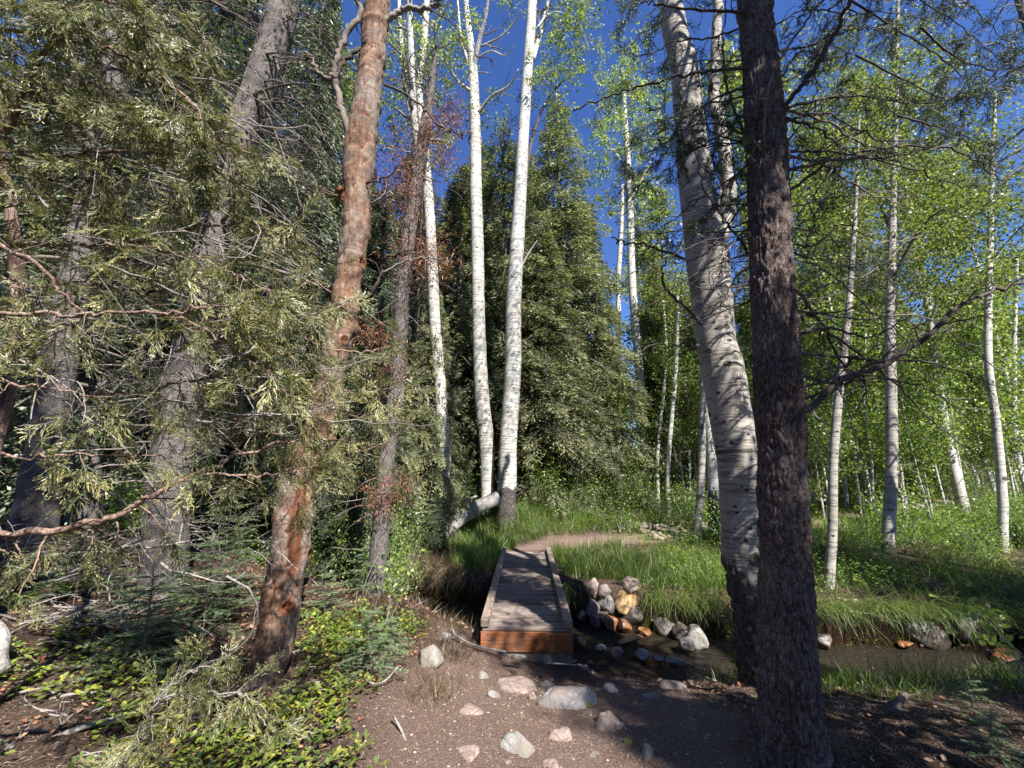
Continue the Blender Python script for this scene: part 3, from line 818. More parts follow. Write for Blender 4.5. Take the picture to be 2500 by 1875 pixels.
def needle_pattern(L=.12, n=80, nl=.018, w=.0022, sub=3, seed=1):
    b = Buf()
    axes = [(np.zeros(3), np.array([1., 0, 0]), L)]
    for k in range(sub):
        s = 1 if k % 2 else -1
        axes.append((np.array([L * (.2 + .22 * k), 0, 0]), nrm(np.array([.8, s * .6, rng.normal() * .15])), L * .5))
    for p, d, l in axes:
        m = int(n * l / L); t = np.sort(rng.random(m)) * l
        a = rng.random(m) * 6.28
        A = nrm(np.cross(d, [0, 0, 1.])); B = np.cross(d, A)
        o = np.cos(a)[:, None] * A + np.sin(a)[:, None] * B
        inst(b, T_NEEDLE, p + d * t[:, None], d * .75 + o, rng.normal(size=(m, 3)), nl * rng.uniform(.7, 1.1, m), w, rng.random(m))
        inst(b, T_RIB if n < 50 else T_STICK, p[None], d[None], np.array([[0, 0, 1.]]), l, .0035, .05)
    return pattern(b)
NEEDLE = [needle_pattern() for _ in range(3)]
NEEDLE_LO = [needle_pattern(.13, 34, .022, .0036, 3) for _ in range(3)]

def juniper_pattern(L=.10, seed=0, w=.0036):
    r = np.random.default_rng(seed + 40)
    st, en, wd, rn = [], [], [], []
    def shoot(p, ang, L, lev, bend, z):
        n = 5 if lev == 0 else (4 if lev == 1 else 2)
        pts = [p]; a = ang
        for k in range(n):
            a += bend / n + r.normal() * .07; z += r.normal() * .04
            q = pts[-1] + np.array([math.cos(a), math.sin(a), z]) * L / n
            st.append(pts[-1]); en.append(q); wd.append(w * (1.25 - .3 * lev) * (1 - .3 * k / n)); rn.append(.12 + .28 * lev + .25 * k / n + r.normal() * .08)
            pts.append(q)
            if lev < 2:
                for s in (-1, 1):
                    if r.random() < (.92 if lev == 0 else .75):
                        shoot(q - (q - pts[-2]) * r.random() * .6, a + s * r.uniform(.45, .85), L * (r.uniform(.34, .55) if lev == 0 else r.uniform(.25, .42)) * (1.1 - .5 * k / n), lev + 1, -s * r.uniform(0, .5), z + r.normal() * .1)
    shoot(np.zeros(3), 0, L, 0, r.normal() * .5, r.normal() * .1)
    st, en = np.array(st), np.array(en); b = Buf(); d = en - st
    inst(b, T_RIB, st, d, np.tile([0, 0, 1.], (len(st), 1)) + r.normal(size=(len(st), 3)) * .5, np.linalg.norm(d, axis=1) * 1.12, np.array(wd), np.clip(rn, 0, 1))
    return pattern(b)
JUN = [juniper_pattern(.11, k) for k in range(7)]

def juniper_foliage(buf, tips, per=.035, down=.5, scale=(.6, 1.25), only=1):
    for tw, dep in tips:
        s = np.concatenate([[0], np.cumsum(np.linalg.norm(np.diff(tw, axis=0), axis=1))]); n = max(2, int(s[-1] / per))
        t = rng.uniform(.12, 1, n) * s[-1]; t[0] = s[-1] * .98
        P = np.stack([np.interp(t, s, tw[:, k]) for k in range(3)], 1); T = nrm(tw[-1] - tw[0])
        D = T * rng.uniform(.3, 1., (n, 1)) + rdir(n) * .75 + np.array([0, 0, -down])
        for v in range(len(JUN)):
            m = np.arange(n) % len(JUN) == v
            inst_pattern(buf, JUN[(v + int(rng.integers(7))) % 7], P[m], D[m], rdir(int(m.sum())), rng.uniform(*scale, int(m.sum())))

def needle_foliage(buf, tips, per=.042, pats=None, down=.25, scale=(.7, 1.15), frm=.3):
    pats = pats or [NEEDLE[0], NEEDLE_LO[0], NEEDLE_LO[1]]
    for tw, dep in tips:
        s = np.concatenate([[0], np.cumsum(np.linalg.norm(np.diff(tw, axis=0), axis=1))]); n = max(2, int(s[-1] / per))
        t = rng.uniform(frm, 1, n) * s[-1]
        P = np.stack([np.interp(t, s, tw[:, k]) for k in range(3)], 1); T = nrm(tw[-1] - tw[0])
        D = T + rdir(n) * .7 + np.array([0, 0, -down])
        for v in range(len(pats)):
            m = np.arange(n) % len(pats) == v
            inst_pattern(buf, pats[v], P[m], D[m], rdir(int(m.sum())), rng.uniform(*scale, int(m.sum())))

# ------------------------------------------------------------------ library foliage for copied trees
def spruce_parts(H, R, h0, nb, ntuft, tl, tw, droop=.35, pats=None, npat=0, rb=.13, lean=.0, dead=6, sparse=0., trunk=True):
    tb, fb = Buf(), Buf()
    pts = np.array([[lean * h + .04 * math.sin(h * .5), .03 * math.cos(h * .7), h] for h in np.linspace(-.4, H, 14)])
    if trunk: tube(tb, pts, np.linspace(rb * 1.15, .012, 14), 9, .9)
    u = np.sort(rng.random(nb)) ** 1.0
    for k in range(nb):
        h = h0 + (H - h0) * u[k]; fr = 1 - u[k]
        L = (R * fr ** .75 * rng.uniform(.65, 1.12) + .12) * (1 if u[k] > .12 else rng.uniform(.5, 1))
        az = rng.random() * 6.283; dv = np.array([math.cos(az), math.sin(az), 0]); sv = np.array([-dv[1], dv[0], 0])
        c = np.array([lean * h, 0, h]); up = rng.uniform(-.05, .3) * (1.2 - fr)
        ts = np.linspace(0, 1, 6)[:, None]
        bp = c + dv * L * ts + np.array([0, 0, 1.]) * (up * L * ts - droop * L * ts ** 2)
        tube(tb, bp, np.linspace(.012 + .012 * L, .004, 6), 4, .6)
        if rng.random() < sparse: continue
        n = max(3, int(ntuft * (L / R) ** 1.3)); t = rng.uniform(.12, 1, n) ** .7
        lat = rng.uniform(-1, 1, n) * (1.06 - t) * .42 * L
        P = c + dv * (L * t)[:, None] + sv * lat[:, None]; P[:, 2] += up * L * t - droop * L * t ** 2 - np.abs(lat) * .35 - np.abs(rng.normal(size=n)) * .16 + rng.normal(size=n) * .05
        D = dv * (.9) + sv * np.sign(lat)[:, None] * .8 + np.array([0, 0, -.75]) + rdir(n) * .7
        bo = rng.normal() * .12
        if pats:
            for v in range(len(pats)):
                m = np.arange(n) % len(pats) == v
                inst_pattern(fb, pats[v], P[m], D[m], rdir(int(m.sum())), rng.uniform(.8, 1.5, int(m.sum())))
        else:
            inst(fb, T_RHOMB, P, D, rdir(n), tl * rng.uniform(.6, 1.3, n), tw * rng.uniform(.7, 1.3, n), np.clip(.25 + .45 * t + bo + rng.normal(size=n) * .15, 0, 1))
    for k in range(dead):
        h = rng.uniform(.3, max(.5, h0)); az = rng.random() * 6.28
        tube(tb, wiggle([lean * h, 0, h], [math.cos(az), math.sin(az), -.1], rng.uniform(.3, 1.0), 5, .15), np.linspace(.010, .003, 6), 4, .6)
    return tb, fb

def aspen_parts(H, rb, cf, nl, ls, seed, spread=1.3, wav=.12, limbs=14, lean=0., clump=.26, tpl=T_RHOMB, thin=False):
    r = np.random.default_rng(seed); bb, lb = Buf(), Buf()
    hs = np.linspace(-.3, H, 16); ph = r.random() * 6
    pts = np.stack([wav * np.sin(hs * .45 + ph) - wav * math.sin(ph) + lean * hs, wav * .7 * np.sin(hs * .6 + ph * 2) - wav * .7 * math.sin(ph * 2), hs], 1)
    pts2, rad2 = resample(pts, np.linspace(rb * 1.1, rb * .12, 16), int(H * 5))
    eyes = [(r.uniform(.4, H * .8), r.random() * 6.28, r.uniform(.025, .07), r.choice(['brow', 'eye', 'spot'])) for _ in range(int(H * 2.2))]
    tube(bb, pts2, rad2, 10, 0., eye_disp(eyes, 1., .5 if rb > .08 else .12, seed=seed, rough_amp=.012))
    cent = []
    for k in range(limbs):
        h = H * (cf + (1 - cf) * (k + r.random()) / limbs * .98); az = r.random() * 6.28
        i = int(np.argmin(np.abs(pts2[:, 2] - h))); p = pts2[i]
        L = spread * (1.15 - (h / H - cf) / (1 - cf) * .8) * r.uniform(.6, 1.1)
        d = np.array([math.cos(az), math.sin(az), r.uniform(.5, 1.2)])
        lp = wiggle(p, d, L, 7, .13); rr = max(.006, rad2[i] * .42)
        tube(bb, lp, np.linspace(rr, .004, 8), 5, .12)
        for q in range(5):
            a = lp[r.integers(2, 8)]; tp = wiggle(a, nrm(lp[-1] - lp[0]) + r.normal(size=3) * .7, L * r.uniform(.25, .5), 4, .2)
            tube(bb, tp, np.linspace(rr * .35, .002, 5), 4, .3); cent += [tp[-1], tp[2]]
        cent += [lp[-1], lp[5]]
    cent = np.array(cent); k = r.integers(0, len(cent), nl); cb = r.random(len(cent))
    sub_ = cent[k] + (np.stack([_h(k, k * 0 + (np.arange(nl) % 5), k * 0 + c_, seed) for c_ in range(3)], 1) - .5) * clump * 2.6
    P = sub_ + r.normal(size=(nl, 3)) * clump * .32
    D = r.normal(size=(nl, 3)) + np.array([0, 0, -.6]); N = r.normal(size=(nl, 3)) + np.array([0, 0, .8])
    inst(lb, tpl, P, D, N, ls * r.uniform(.65, 1.2, nl), ls * .85 * r.uniform(.7, 1.1, nl), np.clip(.2 + .45 * cb[k] + r.normal(size=nl) * .2, 0, 1))
    return bb, lb

def bush_parts(h, rad, nl, ls, seed, stems=14, tpl=T_RHOMB):
    r = np.random.default_rng(seed); bb, lb = Buf(), Buf(); cent = []
    for k in range(stems):
        a = r.random() * 6.28
        s = wiggle([r.normal() * .08, r.normal() * .08, -.05], [math.cos(a) * .6, math.sin(a) * .6, r.uniform(.8, 2)], h * r.uniform(.6, 1.1), 6, .14)
        tube(bb, s, np.linspace(.008, .002, 7), 4, .5); cent += list(s[2:])
    cent = np.array(cent) * np.array([rad / h * 1.4, rad / h * 1.4, 1]); k = r.integers(0, len(cent), nl)
    P = cent[k] + r.normal(size=(nl, 3)) * .13; P[:, 2] = np.abs(P[:, 2])
    inst(lb, tpl, P, r.normal(size=(nl, 3)) + [0, 0, .1], r.normal(size=(nl, 3)) + [0, 0, 1.2], ls * r.uniform(.6, 1.2, nl), ls * .6 * r.uniform(.7, 1.2, nl),
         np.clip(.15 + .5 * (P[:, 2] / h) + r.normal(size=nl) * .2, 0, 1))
    return bb, lb

def fir_parts(h, seed, levels=7, per=5, nd=30, nl=.024, nw=.0052):
    r = np.random.default_rng(seed); bb, fb = Buf(), Buf()
    tube(bb, wiggle([0, 0, -.05], [0, 0, 1], h + .05, 6, .04), np.linspace(.010, .003, 7), 5, .8)
    for k in range(levels):
        z = h * (.1 + .88 * k / levels); L = h * .55 * (1.05 - k / levels) + .04
        for q in range(per):
            a = r.random() * .6 + q * 6.283 / per + k * .7; d = np.array([math.cos(a), math.sin(a), r.uniform(.0, .35)])
            bp = wiggle([0, 0, z], d, L, 5, .06, .04); tube(bb, bp, np.linspace(.004, .0015, 6), 4, .6)
            segs = [bp]
            T = nrm(bp[-1] - bp[0]); sd = nrm(np.cross(T, [0, 0, 1.]))
            for i in (1, 2, 3, 4):
                for s in (-1, 1):
                    segs.append(wiggle(bp[i], T * .9 + sd * s * .8, L * .42 * (1.1 - i / 5), 3, .06, .05))
            for sg in segs:
                s_ = np.concatenate([[0], np.cumsum(np.linalg.norm(np.diff(sg, axis=0), axis=1))]); n = max(6, int(nd * s_[-1] / .08))
                t = r.random(n) * s_[-1]; P = np.stack([np.interp(t, s_, sg[:, c]) for c in range(3)], 1)
                T2 = nrm(sg[-1] - sg[0]); s2 = nrm(np.cross(T2, [0, 0, 1.])); sg_ = r.choice([-1, 1], n)
                inst(fb, T_NEEDLE, P, T2 * .55 + s2 * sg_[:, None] + np.array([0, 0, .25]) + r.normal(size=(n, 3)) * .15, np.tile([0, 0, 1.], (n, 1)) + r.normal(size=(n, 3)) * .3, nl * r.uniform(.7, 1.1, n), nw, np.clip(.3 + .5 * t / s_[-1] + r.normal(size=n) * .15, 0, 1))
    return bb, fb

class Kind:
    def __init__(s, name, parts): s.name = name; s.parts = parts       # parts: [(part name, mesh, kind)]
def lib(name, parts): return Kind(name, [(pn, b.mesh(pn, mt), kd) for pn, b, mt, kd in parts])
def plant(kind, x, y, label, cat, group=None, rz=None, sc=1., z=None, tilt=0., dark=False):
    rz = rng.random() * 6.283 if rz is None else rz
    t = thing(kind.name, (x, y, gz(x, y) if z is None else z), label, cat, group, rz, sc)
    t.rotation_euler = (tilt, 0, rz)
    for pn, me, kd in kind.parts:
        o = link(pn, me, t, (0, 0, 0), kd)
        if dark and pn == 'foliage': o.material_slots[0].link = 'OBJECT'; o.material_slots[0].material = M['needle']      # left-hand spruces: the thicket's shade put into a darker needle colour
    return t

# ================================================================== hero trees
def rooted(f):
    def q(P, s, th, R):
        o, a = f(P, s, th, R)
        k = np.exp(-np.clip(s - .25, 0, 9) / .28) * (.5 + .5 * np.sin(th * 4 + 1.3 + .8 * np.sin(th))) ** 2
        return o + k * .13, a
    return q
# ---- thick brown conifer at the right
t_pine, pb, ppts, prad = trunk_thing("conifer_tree",
    [(1716, 1652, 146), (1712, 1560, 136), (1706, 1450, 127), (1698, 1300, 120), (1694, 1150, 114), (1684, 900, 107), (1668, 616, 97), (1655, 310, 88), (1630, 0, 74), (1600, -400, 58), (1570, -900, 44), (1550, -1500, 34)],
    2.64, M['pine'], "thick brown conifer trunk with flaky cracked bark nearest the camera, right of the bridge", sides=150, per_m=1, disp=rooted(pine_disp(.022, 21, .42, 3)), flare=1.25, graded=True)
LB = dict(every=.10, Lr=(.12, .42), w=.28, droop=.06)
def pine_limb(px, Y0, Y1, r0, r1, dep=2, n=.10, mat='limb_dark', Lr=(.12, .42), curl=.25, fol=0, z0=None, every=None, lab=None, par=None, base=None, start=True, droop=.06):
    st = None
    if start:
        q = PY(*px[0], Y0); k = int(np.argmin(np.abs(ppts[:, 2] - q[2]))); st = ppts[k]
    o, pts, tips = limb(par or t_pine, base or pb, px, Y0, Y1, r0, r1, M[mat], dict(r0=r0 * .45, depth=dep, every=n, Lr=Lr, w=.26, droop=droop, curl=curl), start=st, lab=lab)
    if fol:
        f = Buf(); sel = [tp for tp in tips if rng.random() < fol]
        if sel:
            needle_foliage(f, sel, per=.042); me = f.mesh("foliage", M['needle'], base or pb); link("foliage", me, o, (0, 0, 0), "stuff")
    return o, pts, tips
# limbs to the right of the trunk (measured in the photograph)
pine_limb([(1680, 270), (1704, 220), (1753, 157), (1802, 75), (1836, 0), (1880, -120)], 2.6, 2.2, .021, .012, 2, .13, fol=.1)
pine_limb([(1650, 287), (1668, 168), (1735, 56), (1780, 0), (1830, -80)], 2.5, 2.1, .012, .006, 2, .14, 'limb')
pine_limb([(1705, 410), (1760, 372), (1817, 340), (1891, 321), (1966, 314), (2060, 325), (2116, 352), (2170, 400)], 2.7, 3.1, .013, .005, 2, .11)
pine_limb([(1745, 885), (1817, 822), (1918, 784), (2015, 717), (2060, 669), (2116, 642), (2212, 605), (2320, 560)], 2.8, 3.0, .024, .011, 2, .12)
pine_limb([(1740, 860), (1780, 845), (1850, 822), (1920, 820), (2010, 845), (2100, 905)], 2.8, 3.3, .012, .004, 2, .12)
pine_limb([(1724, 631), (1780, 706), (1850, 760), (1918, 814), (2015, 911), (2116, 986)], 2.75, 3.4, .014, .004, 2, .13, 'limb')
pine_limb([(1720, 730), (1780, 690), (1850, 668), (1920, 700), (1990, 770)], 2.7, 2.9, .009, .003, 2, .12, 'twig')
pine_limb([(1706, 445), (1760, 436), (1850, 420), (1940, 415), (1990, 430)], 2.7, 3.0, .008, .003, 2, .11, 'limb')
pine_limb([(1712, 490), (1770, 505), (1850, 530), (1940, 520), (1990, 510)], 2.7, 3.2, .008, .003, 2, .11, 'twig')
pine_limb([(1716, 560), (1780, 580), (1850, 640), (1900, 700), (1960, 790)], 2.7, 3.0, .009, .003, 2, .12, 'limb')
pine_limb([(1670, 200), (1720, 120), (1800, 75), (1880, 60), (1950, 70)], 2.6, 2.9, .009, .003, 2, .11, fol=.3)
pine_limb([(1690, 320), (1760, 230), (1830, 200), (1900, 190), (1990, 215)], 2.7, 3.0, .009, .003, 2, .11, fol=.35)
pine_limb([(1664, 60), (1740, 20), (1830, 30), (1910, 25), (2000, 50)], 2.7, 2.9, .008, .003, 2, .11, fol=.4)
pine_limb([(1700, 500), (1740, 440), (1790, 380), (1820, 330), (1845, 280)], 2.7, 2.9, .009, .003, 1, .13, 'limb')
pine_limb([(1730, 760), (1790, 790), (1830, 880), (1850, 960)], 2.75, 2.7, .007, .002, 2, .1, 'twig', curl=.6)
pine_limb([(1700, 540), (1760, 560), (1830, 560), (1900, 590), (1990, 640)], 2.9, 3.6, .008, .003, 2, .09, fol=.5)
# limbs to the left, over the leaning aspen
pine_limb([(1610, 148), (1550, 152), (1491, 161), (1398, 183), (1323, 205), (1237, 231)], 2.6, 2.9, .015, .007, 2, .12, Lr=(.12, .36), droop=.15, fol=.22)
pine_limb([(1600, 26), (1500, 22), (1435, 11), (1379, 0), (1330, -20)], 2.6, 2.8, .013, .006, 2, .10, Lr=(.2, .5), droop=.25, fol=.45)
pine_limb([(1625, 350), (1560, 400), (1500, 440), (1430, 500), (1400, 560)], 2.7, 3.0, .010, .003, 2, .09, Lr=(.15, .4), droop=.22, fol=.25)
pine_limb([(1615, 240), (1560, 290), (1490, 330), (1420, 380), (1350, 430)], 2.7, 3.1, .011, .003, 2, .08, Lr=(.2, .5), droop=.3, fol=.55)
pine_limb([(1612, 190), (1540, 215), (1470, 260), (1400, 300), (1330, 330)], 2.65, 3.2, .010, .003, 2, .08, Lr=(.2, .5), droop=.3, fol=.6)
pine_limb([(1604, 60), (1540, 80), (1460, 90), (1390, 120), (1330, 110)], 2.7, 3.2, .011, .003, 2, .09, Lr=(.2, .45), droop=.3, fol=.6)
pine_limb([(1640, 560), (1590, 600), (1560, 650), (1545, 700)], 2.7, 2.9, .010, .003, 2, .09, 'limb', droop=.1)
pine_limb([(1645, 590), (1600, 520), (1560, 470), (1520, 400), (1495, 320)], 2.75, 3.1, .012, .004, 2, .1)
pine_limb([(1625, 300), (1590, 250), (1570, 180), (1560, 90), (1570, 0)], 2.75, 3.2, .013, .006, 2, .11, fol=.2)
pine_limb([(1640, 430), (1600, 450), (1550, 520), (1500, 560), (1440, 570)], 2.75, 3.2, .010, .003, 2, .09, droop=.2, fol=.2)
pine_limb([(1640, 470), (1570, 540), (1540, 600), (1575, 680)], 2.75, 2.7, .009, .003, 1, .1, 'limb')
for k in range(17):                      # more dead limbs on the side away from the path
    y0 = rng.uniform(-40, 860); y1 = y0 + rng.uniform(-260, 160); x1 = rng.uniform(1850, 2230); xs = np.interp(y0, [0, 300, 600, 900], [1665, 1695, 1715, 1738])
    pine_limb([(xs, y0), (xs + (x1 - xs) * .3, y0 + (y1 - y0) * .2 + rng.normal() * 18), (xs + (x1 - xs) * .65, y0 + (y1 - y0) * .6 + rng.normal() * 25), (x1, y1)], 2.7, rng.uniform(2.5, 3.9), rng.uniform(.010, .018), .004, 2, .11, random.choice(['limb_dark', 'limb_dark', 'limb']), (.15, .5), .35, fol=.3 if y0 < 500 and k % 2 else 0)
for px in ([(1790, 20), (1880, -30), (1980, 0), (2080, 60), (2150, 130)], [(1836, 0), (1930, 60), (2010, 110), (2090, 180), (2140, 260)], [(1850, 120), (1950, 170), (2040, 210), (2120, 190)], [(1900, -60), (2000, -40), (2100, 20), (2200, 110)], [(1990, 60), (2060, 120), (2160, 150), (2240, 120)], [(1940, 250), (2010, 270), (2080, 300), (2130, 370)]):
    pine_limb(px, 2.75, 3.3, .009, .003, 2, .10, 'limb_dark', (.15, .4), .3, fol=.75, start=False, droop=.18)
for k in range(16):
    y0 = rng.uniform(0, 640); y1 = y0 + rng.uniform(-60, 160); x1 = rng.uniform(1330, 1520)
    pine_limb([(1610 + y0 * .05, y0), (x1 * .4 + 960, y0 * .6 + y1 * .4 + rng.normal() * 15), (x1, y1)], 2.7, rng.uniform(2.7, 3.4), rng.uniform(.007, .012), .003, 2, .10, 'limb_dark', (.15, .4), .3, fol=.5 if y0 < 420 else 0, droop=.15)
# crown above the frame
tb_, fb_ = spruce_parts(14, 1.8, 6.6, 70, 20, .12, .03, .25, NEEDLE_LO, 0, .05, dead=0, trunk=False)
top = ppts[-1]
for pn, bb_, mt in (("upper_branches", tb_, M['limb']), ("crown", fb_, M['needle'])):
    me = bb_.mesh(pn, mt, (0, 0, 0)); o = link(pn, me, t_pine, (top[0] - pb[0], top[1] - pb[1], 0), "stuff")

# ---- big leaning aspen beside the creek
eyes = [(1.45, 3.1, .13, 'eye'), (2.45, 3.6, .05, 'ring'), (2.75, 2.3, .05, 'eye'), (3.35, 2.9, .085, 'eye'), (3.55, 2.2, .07, 'brow'), (3.75, 3.3, .07, 'eye'), (2.1, 2.7, .03, 'spot'), (4.3, 3.1, .06, 'brow'), (5.0, 2.7, .10, 'eye'), (5.7, 3.2, .09, 'eye'), (6.2, 2.8, .13, 'brow'), (2.95, 3.2, .03, 'spot'), (1.9, 2.4, .025, 'spot')]
t_asp, ab, apts, arad = trunk_thing("aspen_tree",
    [(1662, 1445, 132), (1645, 1324, 120), (1622, 1244, 108), (1606, 1190, 101), (1603, 1110, 97), (1597, 1020, 96), (1582, 924, 94), (1560, 796, 94), (1545, 724, 86), (1530, 575, 92), (1507, 420, 80), (1493, 299, 68), (1478, 149, 60), (1452, 30, 52), (1420, -250, 40), (1400, -600, 26)],
    4.2, M['aspen_shaded'], "big leaning aspen with creamy ringed bark and rough black foot, behind the thick brown trunk", sides=88, per_m=50,
    disp=eye_disp(eyes, 1., 1.5, .014, True, 8, .05), flare=1.25)
def asp_limb(px, Y0, Y1, r0, r1, mat='limb_dark', dep=1, n=.2, Lr=(.1, .3), par=None, base=None, lab=None):
    return limb(par or t_asp, base or ab, px, Y0, Y1, r0, r1, M[mat], dict(r0=r0 * .5, depth=dep, every=n, Lr=Lr, w=.25), lab=lab, wob=.02)
asp_limb([(1480, 560), (1440, 545), (1398, 530), (1350, 524), (1323, 515)], 4.1, 3.9, .017, .007, lab="dead dark limb")
asp_limb([(1516, 700), (1480, 662), (1443, 631), (1432, 600), (1439, 560)], 4.0, 3.8, .020, .009, lab="dead dark limb curving up")
asp_limb([(1508, 745), (1498, 752), (1480, 740), (1440, 748)], 4.0, 3.9, .018, .006, lab="broken dark stub")
asp_limb([(1540, 690), (1580, 640), (1620, 600), (1650, 540)], 4.1, 4.3, .022, .012, 'limb_dark')
asp_limb([(1530, 560), (1560, 500), (1575, 420), (1560, 300), (1545, 200), (1550, 60), (1560, -60)], 4.2, 4.5, .10, .06, 'aspen_shaded', 1, .4, lab="second stem of the aspen")
bb_, lb_ = Buf(), Buf()
cl = [PY(x, y, 4.6) for x, y in ((1480, -150), (1420, -260), (1540, -320), (1400, -420), (1500, -520), (1560, -460), (1380, -120), (1620, -250), (1450, -700), (1330, -330))]
cl = np.array(cl); n = 5200; k = rng.integers(0, len(cl), n)
P = cl[k] + rng.normal(size=(n, 3)) * .45
inst(lb_, T_ROUND, P, rdir(n) + [0, 0, -.5], rdir(n) + [0, 0, .8], .05 * rng.uniform(.7, 1.2, n), .047, rng.random(n))
obj("leaf_crown", lb_, M['leaf'], t_asp, ab, "stuff")

# ---- dead brown aspen at the left, with peeling bark
def dead_disp(P, s, th, R):
    q = P * np.array([8, 8, 5.]); e, c = voro(q + .5 * fbm(P * 6, 2, 3)[..., None], 55)
    ring = vnoise(np.stack([P[..., 0] * 2, P[..., 1] * 2, s * 11], -1), 61)
    wound = np.exp(-(((th - 3.9 + math.pi) % (2 * math.pi) - math.pi) * R / .05) ** 2) * S(1.05, 1.2, s) * S(1.9, 1.75, s)
    knot = 0
    for (h, a, z) in ((.95, 4.9, .10), (2.75, 4.0, .07), (2.9, 5.4, .08), (3.5, 4.4, .11), (3.15, 5.2, .09), (4.9, 5.0, .06), (2.2, 5.6, .07), (.6, 3.9, .12), (1.9, 5.3, .05)):
        da = np.abs((th - a + math.pi) % (2 * math.pi) - math.pi) * R; dd = np.exp(-((s - h - .3) ** 2 + da ** 2) / z ** 2 * 1.8)
        knot = np.maximum(knot, dd)
    off = .03 * fbm(P * 2.6, 3, 41) + .010 * fbm(P * np.array([9, 9, 4.]), 3, 47) + .010 * S(.3, .6, ring) - .010 * S(.08, .0, e) - .035 * wound + .03 * knot - .05 * S(.75, 1, knot)
    return off, np.clip(.1 + .22 * c + .9 * wound + .95 * S(.55, .95, knot) + .7 * S(.045, .0, e), 0, 1)
m, nt, out = mk("peeling_brown_bark"); g = G(nt); v = g.coord()
a = g.attr()
big = g.noise(v, 2.4, 4, .6); st = g.noise(g.mapv(v, (26, 26, 1.6)), 1., 5, .7); rg = g.noise(g.mapv(g.addv(v, g.scalev(g.noise(v, 4), .05)), (2, 2, 34)), 1., 4, .6)
mo = g.noise(g.mapv(v, (1, 1, .7)), 14, 5, .7)
col = g.ramp(mo, [(.3, (.05, .030, .022)), (.45, (.12, .070, .048)), (.58, (.22, .135, .092)), (.78, (.38, .28, .21))])
col = g.mix(g.ramp(big, [(.42, 0.), (.60, .75)]), col, g.ramp(mo, [(.3, (.09, .078, .068)), (.7, (.29, .26, .23))]))
col = g.mix(g.ramp(rg, [(.56, 0.), (.60, .8), (.645, 0.)]), col, (.07, .045, .035))
col = g.mix(g.ramp(st, [(.54, 0.), (.68, .75)]), col, (.055, .032, .022))
red = g.ramp(st, [(.3, (.05, .022, .014)), (.55, (.14, .055, .03)), (.75, (.28, .13, .07))])
col = g.mix(g.ramp(a, [(.42, 0.), (.62, 1.)]), col, red)
nt.links.new(g.bsdf(col, .8, .15, g.bump(g.math('ADD', g.math('MULTIPLY', st, .5), g.math('MULTIPLY', rg, -.7)), .008)), out.inputs[0]); M['dead_bark'] = m
t_dead, db, dpts, drad = trunk_thing("dead_aspen_tree",
    [(562, 1502, 98), (572, 1456, 86), (592, 1389, 84), (606, 1306, 90), (624, 1206, 84), (634, 1106, 84), (650, 1023, 76), (692, 911, 66), (714, 799, 64), (739, 687, 66), (753, 600, 62), (769, 485, 60), (776, 336, 68), (792, 224, 60), (806, 112, 54), (816, 0, 52), (835, -250, 44), (850, -600, 30)],
    3.4, M['dead_bark'], "brown dying aspen with peeling ringed bark and a red-brown wound, left of the path", sides=84, per_m=45, disp=dead_disp, flare=1.35)
def dl(px, Y0, Y1, r0, r1, mat='limb_dark', **k): return asp_limb(px, Y0, Y1, r0, r1, mat, par=t_dead, base=db, **k)
dl([(768, 330), (755, 290), (738, 235), (725, 179), (721, 157), (733, 105), (774, 30), (772, -40)], 3.35, 3.2, .036, .024, 'limb', n=.25, dep=2)
dl([(728, 172), (705, 170), (688, 157), (672, 135), (660, 112)], 3.3, 3.1, .026, .012, 'limb', n=.2)
dl([(725, 165), (745, 130), (780, 100), (800, 90)], 3.3, 3.3, .022, .02, 'limb_dark', n=.3)
dl([(822, 55), (845, 37), (874, 20), (916, 18), (945, 4), (980, -30)], 3.4, 3.3, .036, .022, 'twig', n=.3, lab="pale grey limb arching right")
dl([(830, 183), (867, 198), (904, 224), (949, 269), (985, 285), (1013, 291)], 3.4, 3.2, .014, .006, 'limb_dark', n=.15, dep=1)
dl([(766, 652), (800, 639), (822, 598), (835, 560), (870, 548), (905, 540)], 3.4, 3.2, .020, .007, 'limb_dark', n=.2, dep=1)
dl([(826, 590), (880, 562), (930, 556), (980, 560)], 3.2, 3.1, .010, .004, 'twig', n=.15)
dl([(745, 440), (738, 420), (735, 398)], 3.35, 3.25, .026, .02, 'dead_bark', n=.9)
dl([(800, 440), (840, 420), (870, 400)], 3.35, 3.1, .011, .004, 'twig', n=.15)
dl([(840, 90), (880, 130), (910, 170), (935, 215)], 3.4, 3.6, .009, .004, 'limb', n=.1, dep=2)
dl([(790, 395), (830, 385), (868, 345)], 3.35, 3.15, .012, .004, 'limb_dark', n=.12)
dl([(930, 20), (985, 60), (1010, 110), (1050, 125), (1070, 143)], 3.3, 3.5, .007, .003, 'limb_dark', n=.15)
cl = np.array([PY(x, y, 3.5) for x, y in ((800, -260), (900, -180), (740, -350), (860, -420), (950, -330), (690, -200))]); n = 1500; k = rng.integers(0, len(cl), n)
lb_ = Buf(); inst(lb_, T_ROUND, cl[k] + rng.normal(size=(n, 3)) * .3, rdir(n), rdir(n) + [0, 0, .8], .045, .042); obj("leaf_crown", lb_, M['leaf'], t_dead, db, "stuff")

